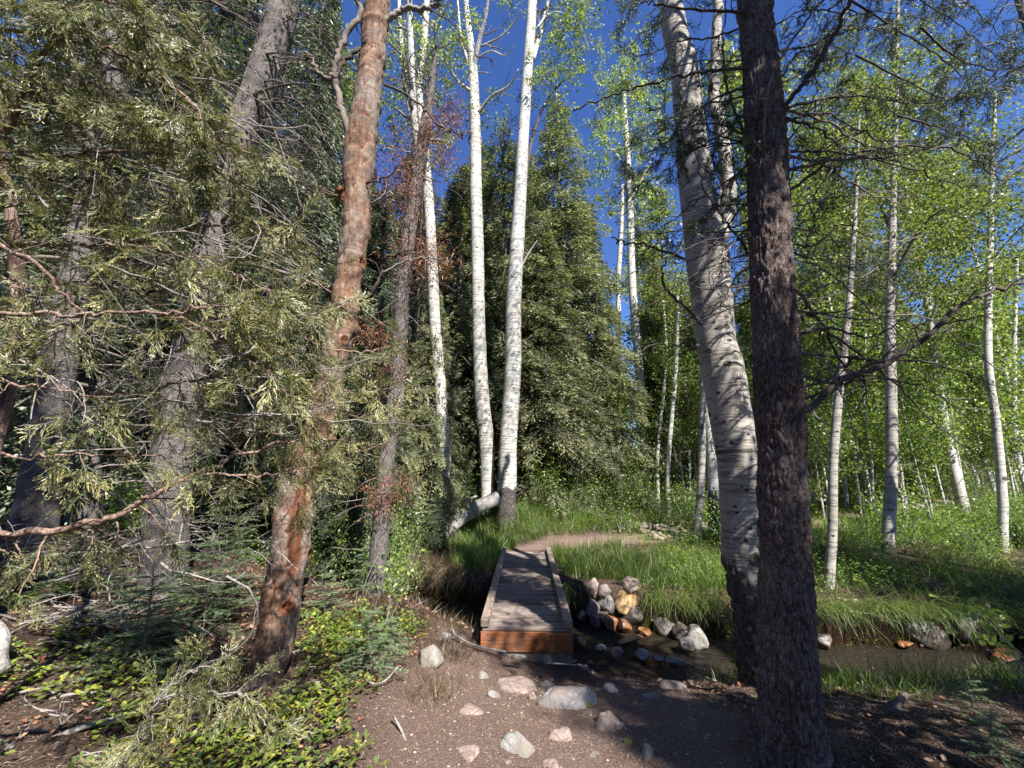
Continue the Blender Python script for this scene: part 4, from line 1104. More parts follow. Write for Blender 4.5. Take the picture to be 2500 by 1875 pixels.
# ---- thin dead spruce with rust-coloured twigs behind it
t_thin, tb0, tpts, _ = trunk_thing("dead_conifer_tree", [(806, 1312, 40), (822, 1150, 38), (835, 1000, 35), (855, 850, 33), (868, 650, 31), (883, 500, 31), (903, 380, 29), (925, 230, 22), (936, 150, 13), (940, 104, 3)], 5.45, M['spruce'],
    "thin dead conifer with snapped top and rust-brown twigs, behind the brown aspen", sides=40, per_m=25, disp=pine_disp(.012, 22, .6, 13))
rust = Buf(); rt = Buf()
for (x, y, rx, ry, n) in ((865, 350, 50, 65, 80), (975, 255, 36, 34, 55), (955, 330, 32, 50, 45), (870, 420, 60, 50, 70), (905, 550, 60, 50, 85), (800, 720, 50, 26, 45), (940, 560, 30, 40, 30), (825, 1070, 35, 40, 34), (880, 1045, 20, 30, 12), (920, 270, 30, 40, 30), (850, 800, 50, 50, 26), (630, 125, 10, 25, 8)):
    c = PY(x, y, 5.2); k_ = 5.2 / ray(x, y)[1] / 864
    tr = at_height(tpts, c[2] - .25)
    o, lp, tips = limb(t_thin, tb0, [(x, y), (x + rx * .6, y - 8)], 5.2, 5.0, .008, .003, M['limb'], dict(r0=.004, depth=1, every=.05, Lr=(.1, .35), w=.3, droop=.2), start=tr)
    P = c + rng.normal(size=(n * 16, 3)) * np.array([rx, rx, ry]) * k_ * .62
    needle_P = P[: n * 5]
    q = P; inst(rust, T_RHOMB, q, rdir(len(q)) + [0, 0, -.6], rdir(len(q)), rng.uniform(.03, .09, len(q)), .010)
obj("dead_twigs", rust, M['dead_needle'], t_thin, tb0, "stuff")["label"] = "rust-brown dead needle clusters"
for k in range(80):
    z = rng.uniform(.6, 9); p = at_height(tpts, z); d = np.array([rng.normal(), rng.normal() - .3, rng.uniform(-.3, .2)])
    tw = wiggle(p, d, rng.uniform(.3, 1.1), 6, .22, .05); tube(rt, tw, np.linspace(.008, .002, 7), 4, .6)
    twigs(rt, tw, .004, 1, .12, (.08, .3), .3)
obj("dead_branches", rt, M['limb'], t_thin, tb0, "stuff")

# ---- old spruces at the left
CROWNS = {}
def old_spruce(px, Yw, label, nd, zr, seed, near=True, crown=None, sides=64, per=30, fol=.85, flare=1.5):
    t, bs, pts, rad = trunk_thing("spruce_tree", px, Yw, M['spruce'], label, sides=sides, per_m=per, disp=pine_disp(.018, 20, .6, seed), flare=flare)
    db_, nb_ = Buf(), Buf()
    for k in range(nd):
        z = rng.uniform(*zr); p = at_height(pts, z); a = rng.random() * 6.28
        L = rng.uniform(.5, 1.8); tw = wiggle(p, [math.cos(a), math.sin(a), rng.uniform(-.35, .1)], L, 8, .13, .06)
        r0 = rng.uniform(.007, .016); tube(db_, tw, np.linspace(r0, .002, 9), 5, .6)
        tips = []; twigs(db_, tw, r0 * .5, 2, .13, (.12, .5), .25, .08, tips=tips, sides=3)
        if z > 2.0 and rng.random() < fol: needle_foliage(nb_, [tp for tp in tips if rng.random() < .6], per=.06, pats=NEEDLE_LO)
    o = obj("branches", db_, M['limb'], t, bs, "stuff")
    if nb_.n: obj("foliage", nb_, M['needle'], t, bs, "stuff")
    if crown:
        if crown not in CROWNS:
            tb_, fb_ = spruce_parts(*crown, .13, .03, .4, NEEDLE_LO, 0, .05, dead=0, trunk=False)
            CROWNS[crown] = [(pn, bb_.mesh(pn, mt)) for pn, bb_, mt in (("upper_branches", tb_, M['limb']), ("crown", fb_, M['needle']))]
        tp = at_height(pts, crown[2] + 1.0); rz = rng.random() * 6.28
        for pn, me in CROWNS[crown]:
            o = link(pn, me, t, (tp[0] - bs[0], tp[1] - bs[1], -bs[2]), "stuff"); o.rotation_euler = (0, 0, rz)
    return t, bs, pts
t_sp, spb, sppts = old_spruce([(352, 1352, 122), (355, 1250, 112), (362, 1100, 106), (385, 900, 95), (415, 740, 82), (450, 560, 74), (482, 420, 72), (530, 270, 72), (575, 150, 72), (615, 0, 70), (670, -250, 55), (700, -500, 40)],
    4.8, "large grey spruce trunk leaning right behind the juniper sprays, nearest of the left-hand spruces", 80, (.9, 8.5), 23, crown=(13, 2.4, 4.2, 80, 26))
old_spruce([(66, 1245, 150), (80, 1100, 112), (112, 900, 95), (145, 700, 82), (205, 400, 72), (275, 0, 62), (330, -400, 45)], 6.3,
    "old spruce with a flared sunlit foot at the far left edge", 42, (1.2, 10), 33, crown=(16, 2.8, 3.0, 90, 26), sides=48, per=18)
old_spruce([(182, 1225, 112), (185, 1050, 84), (205, 800, 72), (262, 400, 60), (330, 0, 52), (390, -400, 40)], 7.4,
    "spruce trunk in shade just right of the flared one at the left edge", 36, (1.2, 11), 43, crown=(16, 2.8, 3.0, 90, 26), sides=40, per=14)
old_spruce([(300, 1160, 60), (330, 850, 54), (372, 450, 52), (412, 180, 54), (432, 60, 54), (460, -200, 45)], 8.6,
    "slimmer spruce trunk high up between the two largest left-hand spruces", 30, (1.2, 12), 53, crown=(16, 2.8, 3.0, 90, 26), sides=32, per=10)
# long bare limbs reaching right from the nearest spruce
for k, px in enumerate([[(575, 60), (640, 40), (700, 62), (740, 92)], [(560, 120), (620, 125), (690, 135), (735, 140)], [(548, 180), (600, 175), (660, 200), (740, 235)], [(545, 215), (610, 215), (680, 240), (740, 280)],
        [(540, 280), (600, 290), (680, 330), (740, 400)], [(530, 300), (590, 320), (650, 360), (700, 420)], [(600, 20), (660, 60), (700, 100), (760, 180)], [(580, 90), (620, 190), (680, 260), (720, 330)], [(560, 200), (600, 300), (640, 400), (660, 480)],
        [(430, 700), (520, 690), (600, 720), (680, 780)], [(410, 800), (500, 830), (580, 850), (650, 900)]]):
    limb(t_sp, spb, px, 4.7, 4.5, .013, .004, M['limb'], dict(r0=.006, depth=2, every=.16, Lr=(.15, .5), w=.25, droop=.05), wob=.02)

for k in range(22):
    x0, y0 = rng.uniform(440, 600), 0; y0 = np.interp(x0, [440, 600], [620, 60]) + rng.uniform(-80, 80); dx = rng.uniform(90, 260)
    limb(t_sp, spb, [(x0, y0), (x0 + dx * .5, y0 + rng.uniform(-30, 50)), (x0 + dx, y0 + rng.uniform(-40, 150))], 4.75, rng.uniform(4.2, 5.2), .010, .003, M['limb_dark'], dict(r0=.005, depth=2, every=.15, Lr=(.15, .45), w=.25, droop=.05), wob=.02)
# ================================================================== junipers hanging in from the left
t_jun = thing("juniper_tree", (-2.85, 2.2, gz(-2.85, 2.2)), "juniper with olive-green scaly sprays hanging across the upper left of the photo", "tree")
jb = (-2.85, 2.2, gz(-2.85, 2.2))
b = Buf(); jp, jr = resample([[-2.85, 2.2, -.3], [-2.88, 2.2, .6], [-2.80, 2.2, 1.5], [-2.9, 2.2, 2.6], [-3.2, 2.1, 3.8], [-3.3, 1.8, 5.2]], np.array([.05, .04, .034, .03, .025, .012]), 90)
tube(b, jp, jr, 14, 0., pine_disp(.006, 40, .2, 77)); obj("trunk", b, M['juniper_limb'], t_jun, jb)
def jlimb(px, t0, t1, r0, r1, n=.07, Lr=(.12, .38), dep=1, down=.5, par=None, base=None, mat='juniper_limb', per=.030, prob=1., lab=None, sc=(.6, 1.3)):
    k = len(px); P = np.array([PT(x, y, t0 + (t1 - t0) * i / (k - 1)) for i, (x, y) in enumerate(px)])
    pts = smooth_poly(P, 7); pts = pts + rng.normal(size=pts.shape) * .006
    b = Buf(); tube(b, pts, np.linspace(r0, r1, len(pts)), 7, 1.); tips = []
    twigs(b, pts, max(.003, r0 * .35), dep, n, Lr, .24, .12, .02, .2, tips=tips)
    o = obj("branch", b, M[mat], par or t_jun, base or jb)
    if lab: o["label"] = lab
    f = Buf(); tips = [tp for tp in tips if rng.random() < prob]
    tips.append((pts[-8:], 1))
    juniper_foliage(f, tips, per, down, sc)
    link("foliage", f.mesh("foliage", M['juniper'], base or jb), o, (0, 0, 0), "stuff")
    return o
jlimb([(-200, 420), (0, 300), (40, 230), (100, 110), (180, 60), (250, 45), (330, 70)], 1.7, 1.5, .016, .004, lab="dark upcurved limb")
jlimb([(-150, 40), (60, 70), (200, 90), (320, 150), (400, 210), (440, 260)], 1.7, 1.5, .009, .003, .06)
jlimb([(-150, 150), (100, 200), (250, 240), (380, 270), (480, 300), (560, 340)], 1.7, 1.6, .010, .003, .05)
jlimb([(-150, 330), (60, 340), (220, 330), (360, 330), (470, 370)], 1.8, 1.6, .010, .003, .06)
jlimb([(-150, -80), (80, -60), (220, 0), (330, 40)], 1.6, 1.5, .010, .003, .05)
jlimb([(-200, 520), (0, 527), (150, 527), (300, 520), (430, 490), (560, 480)], 1.9, 1.7, .014, .003, .08, prob=.6)
jlimb([(-200, 690), (0, 675), (100, 680), (230, 680), (350, 675), (440, 668), (530, 650)], 1.3, 1.35, .008, .003, .07, (.06, .2), prob=.7, lab="brown limb running level across the left")
jlimb([(350, 675), (430, 705), (520, 770), (600, 830), (660, 900)], 1.35, 1.5, .004, .002, .05, (.06, .2))
jlimb([(-200, 440), (60, 560), (140, 640), (200, 700)], 1.5, 1.6, .010, .003, .1, prob=.4)
jlimb([(230, 520), (350, 540), (440, 560), (520, 600), (600, 640)], 1.6, 1.5, .006, .002, .05, (.08, .25))
jlimb([(430, 560), (520, 540), (600, 500), (660, 470)], 1.7, 1.6, .005, .002, .05, (.08, .25))
jlimb([(-200, 1200), (0, 1155), (150, 1140), (260, 1110), (330, 1070), (430, 1020), (520, 985), (640, 950), (760, 950)], 1.55, 1.9, .018, .004, .08, (.1, .32), lab="thick lower limb sloping up to the right")
jlimb([(200, 850), (300, 850), (420, 820), (540, 830), (660, 860), (760, 900), (860, 880)], 2.0, 2.2, .009, .003, .055, (.12, .34))
jlimb([(380, 760), (480, 720), (600, 700), (700, 750), (790, 760), (870, 740)], 2.0, 2.2, .008, .003, .055, (.12, .34))
jlimb([(500, 900), (600, 940), (720, 980), (830, 960), (900, 900)], 2.0, 2.2, .008, .003, .055, (.12, .32))
jlimb([(560, 480), (620, 540), (680, 600), (740, 660)], 1.9, 2.1, .007, .003, .06, (.1, .3))
jlimb([(-100, 980), (80, 985), (200, 980), (330, 985), (400, 1030)], 1.4, 1.5, .005, .002, .09, (.06, .2), prob=.6)
jlimb([(-100, 800), (60, 830), (160, 850), (260, 860)], 1.3, 1.4, .005, .002, .07, (.06, .2), prob=.8)
jlimb([(450, 1020), (560, 1030), (640, 1010), (700, 1010)], 1.55, 1.7, .005, .002, .06, (.06, .2), prob=.8)
jlimb([(620, 1010), (650, 1050), (640, 1110)], 1.6, 1.6, .003, .0015, .05, (.04, .12))
for px in ([(-60, 20), (60, 120), (160, 170), (260, 200)], [(150, -60), (260, -20), (360, 60), (430, 150)], [(300, -60), (380, 0), (430, 80), (450, 180)], [(0, 600), (100, 620), (200, 600), (300, 590)], [(-60, 280), (60, 260), (150, 290), (240, 360)], [(100, 380), (220, 400), (330, 440), (430, 450)], [(330, 180), (430, 260), (500, 350), (540, 420)], [(0, 450), (120, 430), (230, 460), (300, 500)], [(480, 640), (560, 680), (640, 690), (720, 660)], [(600, 760), (680, 800), (760, 850), (840, 840)], [(300, 620), (400, 640), (500, 700), (560, 760)], [(40, 20), (180, -10), (300, 60), (380, 120)]):
    jlimb(px, rng.uniform(1.6, 1.9), rng.uniform(1.6, 2.), .006, .002, .055, (.1, .3))
# bare silvery twigs among the sprays
b = Buf()
for k in range(230):
    x, y = rng.uniform(-40, 600), rng.uniform(120, 1250); t = rng.uniform(1.5, 2.8); a = rng.uniform(-.9, .6)
    tw = wiggle(PT(x, y, t), [math.cos(a), rng.normal() * .4, math.sin(a)], rng.uniform(.2, .8), 8, .2, .02, rng.uniform(-.35, .35))
    tube(b, tw, np.linspace(rng.uniform(.002, .006), .0012, 9), 4, .8); twigs(b, tw, .0022, 1, .09, (.06, .25), .3, 0, curl=.4, sides=3)
obj("bare_twigs", b, M['twig'], t_jun, jb, "stuff")
# second juniper: low spray in the left foreground
j2 = (-1.25, 1.75, gz(-1.25, 1.75))
t_j2 = thing("juniper_shrub", j2, "low juniper branch fanning out over the leaf litter at the bottom left", "shrub")
for px in ([(200, 1700), (300, 1600), (340, 1520), (400, 1460), (450, 1440), (455, 1480)], [(300, 1610), (340, 1520), (420, 1500), (520, 1500), (580, 1540)], [(280, 1640), (330, 1530), (370, 1500), (430, 1510)], [(240, 1690), (270, 1640), (230, 1650)], [(440, 1510), (520, 1505), (560, 1540), (600, 1590)]):
    jlimb(px, 1.75, 1.7, .0055, .0018, .05, (.05, .17), par=t_j2, base=j2, mat='twig', down=.1, per=.03, prob=.75, sc=(.7, 1.2))

# ================================================================== aspens measured in the photograph
def leafs_px(blobs, Yw, ls, tpl=T_ROUND, per=1.):
    lb = Buf()
    for (x, y, rx, ry, n) in blobs:
        k = Yw / ray(x, y)[1] / 864; c = PY(x, y, Yw); n = int(n * 2.3)
        m = max(3, n // 60); cc = c + rng.normal(size=(m, 3)) * np.array([rx, rx, ry]) * k * .5; cb = rng.random(m); q = rng.integers(0, m, n)
        P = cc[q] + (np.stack([_h(q, q * 0 + (np.arange(n) % 4), q * 0 + c_, 3) for c_ in range(3)], 1) - .5) * .75 + rng.normal(size=(n, 3)) * .085
        inst(lb, tpl, P, rdir(n) + [0, 0, -.5], rdir(n) + [0, 0, .7], ls * rng.uniform(.65, 1.2, n), ls * .85, np.clip(.2 + .45 * cb[q] + rng.normal(size=n) * .2, 0, 1))
    return lb
def eyeset(n, H, lo=.4, zz=(.045, .12), f=(1.7, 4.3)): return [(rng.uniform(lo, H), rng.uniform(*f), rng.uniform(*zz), random.choice(['brow', 'eye', 'spot', 'brow'])) for _ in range(n)]
def aspen(px, Yw, label, eyes=14, old=.8, sides=28, per=16, limbs=(), leaves=None, ls=.055, group=None, mat='aspen', tw=8, H=None, tname="aspen_tree"):
    t, bs, pts, rad = trunk_thing(tname, px, Yw, M[mat], label, sides=sides, per_m=per, disp=eye_disp(eyeset(eyes, (pts_h(px, Yw))), 1., old, .012, True, int(px[0][0]), .03), group=group, flare=1.2)
    for lp in limbs:
        (lpx, r0, r1) = lp[:3]; mt = lp[3] if len(lp) > 3 else mat
        b = Buf(); P = np.array([PY(x, y, Yw + .35 * i * (1 if len(lpx) % 2 else -1)) for i, (x, y) in enumerate(lpx)]); q = smooth_poly(P, 6)
        tube(b, q, np.linspace(r0, r1, len(q)), 7, .12 if mt == 'aspen' else .6); twigs(b, q, r1 * 1.2, 2, .3, (.3, 1.1), .22, 0, .2, .2)
        o = obj("branch", b, M[mt], t, bs)
    if tw:
        b = Buf()
        for k in range(tw):
            i = rng.integers(int(len(pts) * .25), int(len(pts) * .9)); a = rng.random() * 6.28
            q = wiggle(pts[i], [math.cos(a), math.sin(a), rng.uniform(-.1, .8)], rng.uniform(.3, 1.3), 6, .2); tube(b, q, np.linspace(.010, .003, 7), 4, .5); twigs(b, q, .004, 1, .2, (.1, .4), .25)
        obj("twigs", b, M['twig'], t, bs, "stuff")
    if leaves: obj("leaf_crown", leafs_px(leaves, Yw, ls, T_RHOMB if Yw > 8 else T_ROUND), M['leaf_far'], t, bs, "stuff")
    return t
def pts_h(px, Yw):
    P, R = px_pts(px, Yw); return np.linalg.norm(np.diff(P, axis=0), axis=1).sum()
aspen([(1092, 1100, 46), (1096, 1040, 44), (1098, 950, 42), (1108, 800, 39), (1110, 650, 36), (1122, 450, 31), (1130, 300, 27), (1140, 150, 24), (1150, 0, 22), (1160, -250, 14)], 10.2,
    "tall white aspen right of the pair beyond the bridge, black scarred foot", 34, 1.1, 40, 22,
    limbs=[([(1150, 130), (1162, 90), (1175, 40), (1182, 10), (1190, -60)], .09, .05), ([(1128, 430), (1150, 300), (1180, 220), (1220, 172), (1258, 148)], .06, .02, 'limb_dark'), ([(1160, 60), (1185, 30), (1215, 28), (1250, 50), (1275, 110)], .03, .012), ([(1115, 600), (1140, 550), (1160, 520)], .03, .01, 'twig')],
    leaves=[(1220, 90, 70, 90, 900), (1200, 180, 50, 60, 350), (1240, 30, 50, 60, 500), (1150, -80, 120, 80, 1200)], ls=.075)
aspen([(1052, 1060, 30), (1050, 950, 36), (1040, 850, 36), (1034, 700, 31), (1032, 550, 30), (1028, 400, 28), (1026, 250, 25), (1020, 130, 21), (1008, 20, 13), (1000, -120, 9)], 10.6,
    "tall white aspen left of the pair beyond the bridge, forking into bare white limbs", 30, .5, 36, 20,
    limbs=[([(1022, 150), (1035, 90), (1050, 30), (1058, -40)], .09, .04), ([(1030, 250), (1060, 210), (1100, 185), (1120, 150)], .06, .02), ([(1020, 200), (985, 170), (960, 130), (940, 118)], .05, .02), ([(1030, 215), (1020, 160), (998, 90), (990, 20), (985, -60)], .06, .03), ([(1040, 100), (1080, 80), (1110, 50), (1125, 20)], .035, .012), ([(1025, 130), (1060, 110), (1090, 120), (1110, 100)], .03, .01)],
    leaves=[(1000, 250, 50, 40, 260), (1090, 230, 40, 30, 160), (960, 40, 60, 60, 300)], ls=.07)
aspen([(950, 1092, 34), (960, 985, 32), (955, 900, 30), (950, 820, 28), (940, 700, 27), (935, 600, 26), (926, 430, 24), (912, 270, 19), (905, 180, 17), (915, 100, 15), (922, 0, 14), (925, -150, 10)], 9.4,
    "white aspen with sinuous stem left of the bridge pair, behind the thin dead conifer", 26, .6, 32, 18,
    limbs=[([(926, 400), (905, 330), (893, 240), (888, 120), (884, 0), (884, -80)], .11, .07), ([(900, 300), (880, 200), (868, 100), (862, 0), (860, -60)], .09, .05)],
    leaves=[(880, 120, 60, 80, 900), (960, 130, 45, 70, 600), (840, 260, 50, 80, 500), (950, 330, 40, 50, 240), (1000, 60, 40, 40, 120)], ls=.07)
aspen([(1394, 1010, 21), (1388, 900, 22), (1378, 760, 20), (1366, 620, 19), (1362, 480, 17), (1358, 380, 15), (1352, 280, 12), (1345, 150, 8)], 14.5,
    "white aspen with dark scars right of the central spruce", 24, .5, 22, 10,
    limbs=[([(1358, 380), (1330, 330), (1300, 310)], .05, .02), ([(1362, 430), (1390, 380), (1410, 340)], .05, .02)],
    leaves=[(1350, 190, 60, 80, 1900), (1420, 230, 40, 80, 700), (1320, 330, 50, 60, 600), (1390, 320, 50, 70, 600), (1300, 280, 40, 50, 350), (1380, 460, 50, 60, 420)], ls=.085)
aspen([(1330, 860, 13), (1336, 720, 13), (1336, 600, 12), (1342, 500, 10), (1345, 400, 7)], 19, "slim white aspen stem against blue sky at the right edge of the central spruce", 10, .1, 14, 5, leaves=[(1310, 430, 40, 60, 350)], ls=.10, tw=5)
aspen([(1420, 1032, 9), (1422, 960, 9), (1432, 860, 8), (1440, 760, 7), (1432, 650, 6)], 13.5, "thin pale aspen left of a pair of thin stems, beyond the leaning aspen", 8, .1, 14, 6, leaves=[(1430, 640, 50, 80, 800), (1420, 760, 40, 50, 350)], ls=.075, tw=5)
aspen([(1442, 1040, 11), (1446, 960, 11), (1456, 850, 10), (1462, 760, 9), (1464, 640, 7)], 12.8, "grey thin aspen just right of the other thin stems, left of the leaning aspen", 12, .3, 14, 6, leaves=[(1470, 620, 40, 90, 600), (1475, 800, 30, 60, 300)], ls=.075, tw=5)
aspen([(1506, 1168, 20), (1512, 1080, 19), (1516, 1000, 18), (1518, 900, 17), (1520, 780, 14), (1515, 640, 9)], 9.3, "slender young aspen with dark knots, touching the leaning aspen's left side", 22, .12, 22, 16, mat='aspen_shaded', leaves=[(1520, 560, 50, 60, 200)], ls=.055, tw=5)
aspen([(1544, 1140, 30), (1540, 1040, 27), (1534, 950, 24), (1530, 850, 22), (1540, 600, 18), (1560, 400, 14)], 9.9, "aspen with blackened foot squeezed between the slender one and the leaning aspen", 18, 1.2, 26, 12, tw=4)
aspen([(1790, 1282, 25), (1798, 1150, 23), (1800, 1000, 22), (1812, 850, 20), (1828, 720, 18), (1838, 600, 14), (1850, 420, 9), (1856, 250, 5)], 6.3,
    "young smooth aspen with black knots, first stem right of the thick brown trunk", 22, .06, 26, 20, mat='aspen_shaded', leaves=[(1860, 420, 90, 90, 420), (1800, 350, 80, 80, 360), (1850, 200, 90, 90, 420)], ls=.05, tw=8)
aspen([(1918, 1196, 40), (1922, 1100, 34), (1926, 1000, 32), (1925, 860, 30), (1922, 700, 27), (1924, 600, 24), (1930, 400, 18), (1936, 200, 13), (1940, 0, 8)], 8.3,
    "stout greenish white aspen, second stem right of the thick brown trunk", 26, .45, 30, 16, mat='aspen_shaded', limbs=[([(1924, 620), (1960, 540), (2000, 480), (2040, 450)], .04, .015), ([(1925, 500), (1890, 420), (1860, 350)], .035, .015)],
    leaves=[(1960, 540, 110, 70, 900), (1900, 400, 120, 80, 1000), (2000, 380, 90, 80, 700), (1880, 250, 130, 90, 1100), (1900, 110, 110, 80, 1000), (1790, 130, 80, 120, 700), (1980, 200, 80, 80, 500), (2040, 560, 80, 80, 500), (1850, 520, 90, 90, 700)], ls=.06, tw=10)
t_ = aspen([(2168, 1176, 27), (2166, 1090, 28), (2160, 1000, 26), (2150, 900, 24), (2136, 800, 23), (2134, 700, 22), (2138, 560, 18), (2142, 400, 14), (2150, 200, 9)], 8.4,
    "white aspen with a crook in its stem near the right edge", 20, .2, 26, 14, leaves=[(2130, 600, 90, 80, 800), (2070, 520, 80, 60, 500), (2140, 460, 90, 80, 700), (2100, 260, 70, 60, 380), (2160, 330, 90, 80, 700), (2080, 380, 80, 70, 500), (2180, 480, 80, 80, 500)], ls=.06, tw=10)
aspen([(2196, 960, 16), (2190, 850, 15), (2192, 700, 13), (2196, 560, 10)], 11.5, "slim aspen stem at the very right edge behind the crooked one", 8, .1, 16, 6, leaves=[(2190, 640, 60, 80, 600)], ls=.07, tw=4)
aspen([(1790, 1032, 11), (1792, 950, 11), (1800, 860, 10), (1812, 780, 9), (1790, 640, 6)], 12.5, "thin white aspen just right of the thick brown trunk, far side of the meadow", 10, .4, 14, 6, leaves=[(1790, 700, 60, 80, 900)], ls=.075, tw=4)
aspen([(1886, 1070, 8), (1882, 1000, 8), (1872, 920, 7), (1866, 840, 6), (1870, 720, 4)], 12.0, "thin bent aspen sapling between the first two stems right of the thick trunk", 6, .1, 12, 6, leaves=[(1870, 760, 50, 70, 800)], ls=.07, tw=4)
aspen([(1948, 1030, 8), (1944, 960, 8), (1950, 860, 7), (1960, 760, 5)], 15, "thin aspen leaning just right of the stout greenish one", 6, .1, 12, 5, leaves=[(1950, 760, 60, 80, 900)], ls=.085, tw=3)

# ================================================================== library kinds
sp = [spruce_parts(15, 2.3, 1.0, 460, 290, .14, .034, .55, rb=.16, dead=10), spruce_parts(13, 1.9, .7, 400, 280, .14, .033, .6, rb=.14, dead=10), spruce_parts(16, 2.6, 2.2, 380, 280, .15, .034, .5, rb=.17, sparse=.15, dead=20)]
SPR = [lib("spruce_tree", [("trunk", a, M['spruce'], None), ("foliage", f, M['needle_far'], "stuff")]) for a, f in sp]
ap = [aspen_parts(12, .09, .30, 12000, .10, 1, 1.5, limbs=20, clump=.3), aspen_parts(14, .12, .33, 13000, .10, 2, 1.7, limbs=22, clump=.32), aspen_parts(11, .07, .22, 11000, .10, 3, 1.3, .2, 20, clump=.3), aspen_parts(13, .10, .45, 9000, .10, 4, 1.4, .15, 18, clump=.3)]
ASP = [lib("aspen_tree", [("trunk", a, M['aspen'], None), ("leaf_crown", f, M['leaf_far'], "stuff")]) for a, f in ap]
yp = [aspen_parts(4.2, .022, .12, 4600, .068, 11, .85, .08, 16, clump=.24), aspen_parts(5.5, .030, .2, 5600, .068, 12, .95, .12, 16, clump=.26), aspen_parts(3.2, .018, .08, 3600, .062, 13, .7, .08, 14, clump=.2)]
YNG = [lib("aspen_sapling", [("trunk", a, M['aspen'], None), ("leaf_crown", f, M['leaf'], "stuff")]) for a, f in yp]
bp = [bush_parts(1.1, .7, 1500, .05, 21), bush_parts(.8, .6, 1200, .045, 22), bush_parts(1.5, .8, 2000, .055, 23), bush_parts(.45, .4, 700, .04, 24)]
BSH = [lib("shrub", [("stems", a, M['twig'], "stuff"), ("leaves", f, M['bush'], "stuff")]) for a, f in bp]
fp = [fir_parts(.75, 1), fir_parts(.5, 2, 5, 5), fir_parts(1.15, 3, 9, 5)]
FIR = [lib("fir_sapling", [("stem", a, M['limb'], None), ("needles", f, M['fir'], "stuff")]) for a, f in fp]

# central spruces
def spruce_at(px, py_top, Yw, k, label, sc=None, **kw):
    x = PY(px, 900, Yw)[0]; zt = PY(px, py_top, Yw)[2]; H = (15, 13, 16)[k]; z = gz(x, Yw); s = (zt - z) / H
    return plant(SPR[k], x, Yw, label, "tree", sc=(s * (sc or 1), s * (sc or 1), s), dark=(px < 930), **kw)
spruce_at(1222, 205, 14.5, 0, "tall pointed olive-green spruce right of the white aspen pair, centre of the photo", 1.25)
spruce_at(1085, 262, 13.2, 2, "dark spruce seen between the two tall white aspens", 1.35)
spruce_at(988, 350, 12.6, 1, "spruce just left of the tall white aspen pair", 1.4)
spruce_at(1268, 420, 16.5, 1, "shorter spruce tucked against the right side of the tall pointed one", 1.3)
spruce_at(1180, 480, 12.4, 1, "shorter dark spruce directly behind the right-hand white aspen", 1.6)
spruce_at(1318, 760, 15.5, 1, "small spruce with rusty twigs at the foot of the blue gap in the trees", 1.3)
spruce_at(890, 420, 11.0, 2, "spruce behind the thin dead conifer", 1.0)
spruce_at(1440, 560, 17.0, 1, "pale spruce seen left of the leaning aspen", 1.2)
spruce_at(800, 380, 13.5, 0, "spruce behind the brown dying aspen, right of it", .9)
spruce_at(650, 330, 15.0, 1, "spruce in the sunlit gap left of the brown dying aspen", .9)
spruce_at(470, 250, 11.5, 0, "dark spruce behind the nearest left-hand trunk", 1.)
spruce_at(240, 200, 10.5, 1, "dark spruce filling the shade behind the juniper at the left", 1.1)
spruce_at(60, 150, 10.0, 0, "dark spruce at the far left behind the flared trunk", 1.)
spruce_at(1690, 380, 19, 1, "spruce hidden behind the thick brown trunk, far back", 1.1)
spruce_at(1960, 560, 21, 1, "pale spruce far behind the stout greenish aspen", 1.2)
spruce_at(1862, 290, 24, 0, "far spruce whose top shows above the leaves right of the thick trunk", 1.1)
x_ = PY(2235, 100, 5.6)[0]
_tb = Buf(); tube(_tb, np.array([[0, 0, -.4], [0, 0, 8], [0, 0, 16.5]]), np.array([.20, .12, .02]), 14, .9)
EDGE = lib("spruce_tree", [("trunk", _tb, M['spruce'], None)]); EDGE.parts += [(pn, me, "stuff") for pn, me in list(CROWNS.values())[1]]
plant(EDGE, x_, 5.6, "dark spruce at the upper right edge with hanging needled boughs", "tree", sc=(.62, .62, .95))
for (px, Yw, k, s, lab) in ((560, 13, 2, 1.1, "leafy aspen glimpsed between the nearest spruce trunk and the brown aspen"), (680, 16, 0, 1.1, "aspen with white stem lit in the gap left of the brown aspen"), (620, 21, 1, 1.1, "farther white aspen in the gap left of the brown aspen"), (400, 17, 1, 1.0, "aspen in the gap between the two largest left-hand spruce trunks"), (740, 19, 3, 1.15, "aspen stems right behind the brown aspen"), (1000, 19, 1, 1.1, "leafy aspen top behind the white pair, left side"), (1130, 22, 0, 1.1, "leafy aspen top behind the white pair, between them"), (650, 12.5, 1, 1.25, "tall leafy aspen right of the nearest leaning spruce trunk"), (1700, 12, 1, 1.2, "tall leafy aspen behind the thick brown trunk"), (1850, 14, 0, 1.3, "tall leafy aspen behind the young smooth one"), (2040, 12.5, 1, 1.15, "tall leafy aspen between the stout and crooked ones"), (2190, 14, 0, 1.2, "tall leafy aspen at the right edge"), (1450, 19, 2, 1.5, "tall leafy aspen left of the leaning one, far back")):
    plant(ASP[k], PY(px, 900, Yw)[0], Yw, lab, "tree", sc=s)
for (px, top, Yw, k, lab, w) in ((520, 330, 9.5, 1, "broad spruce low behind the nearest left-hand trunk", 1.2), (700, 520, 9.0, 1, "half-grown spruce left behind the brown aspen", 1.2), (330, 420, 8.8, 2, "spruce boughs in shade between the left-hand trunks", 1.1), (930, 620, 9.6, 1, "half-grown spruce behind the sinuous white aspen", 1.3), (120, 350, 8.5, 1, "spruce in shade behind the flared trunk", 1.2), (820, 600, 8.2, 1, "small dark spruce between the brown aspen and the thin dead conifer", 1.2)):
    spruce_at(px, top, Yw, k, lab, w)
spruce_at(1140, 330, 17.5, 0, "pale grey-green spruce rising behind the right-hand white aspen", 1.5)
spruce_at(1030, 300, 18.5, 0, "pale spruce far behind the forked white aspen", 1.5)
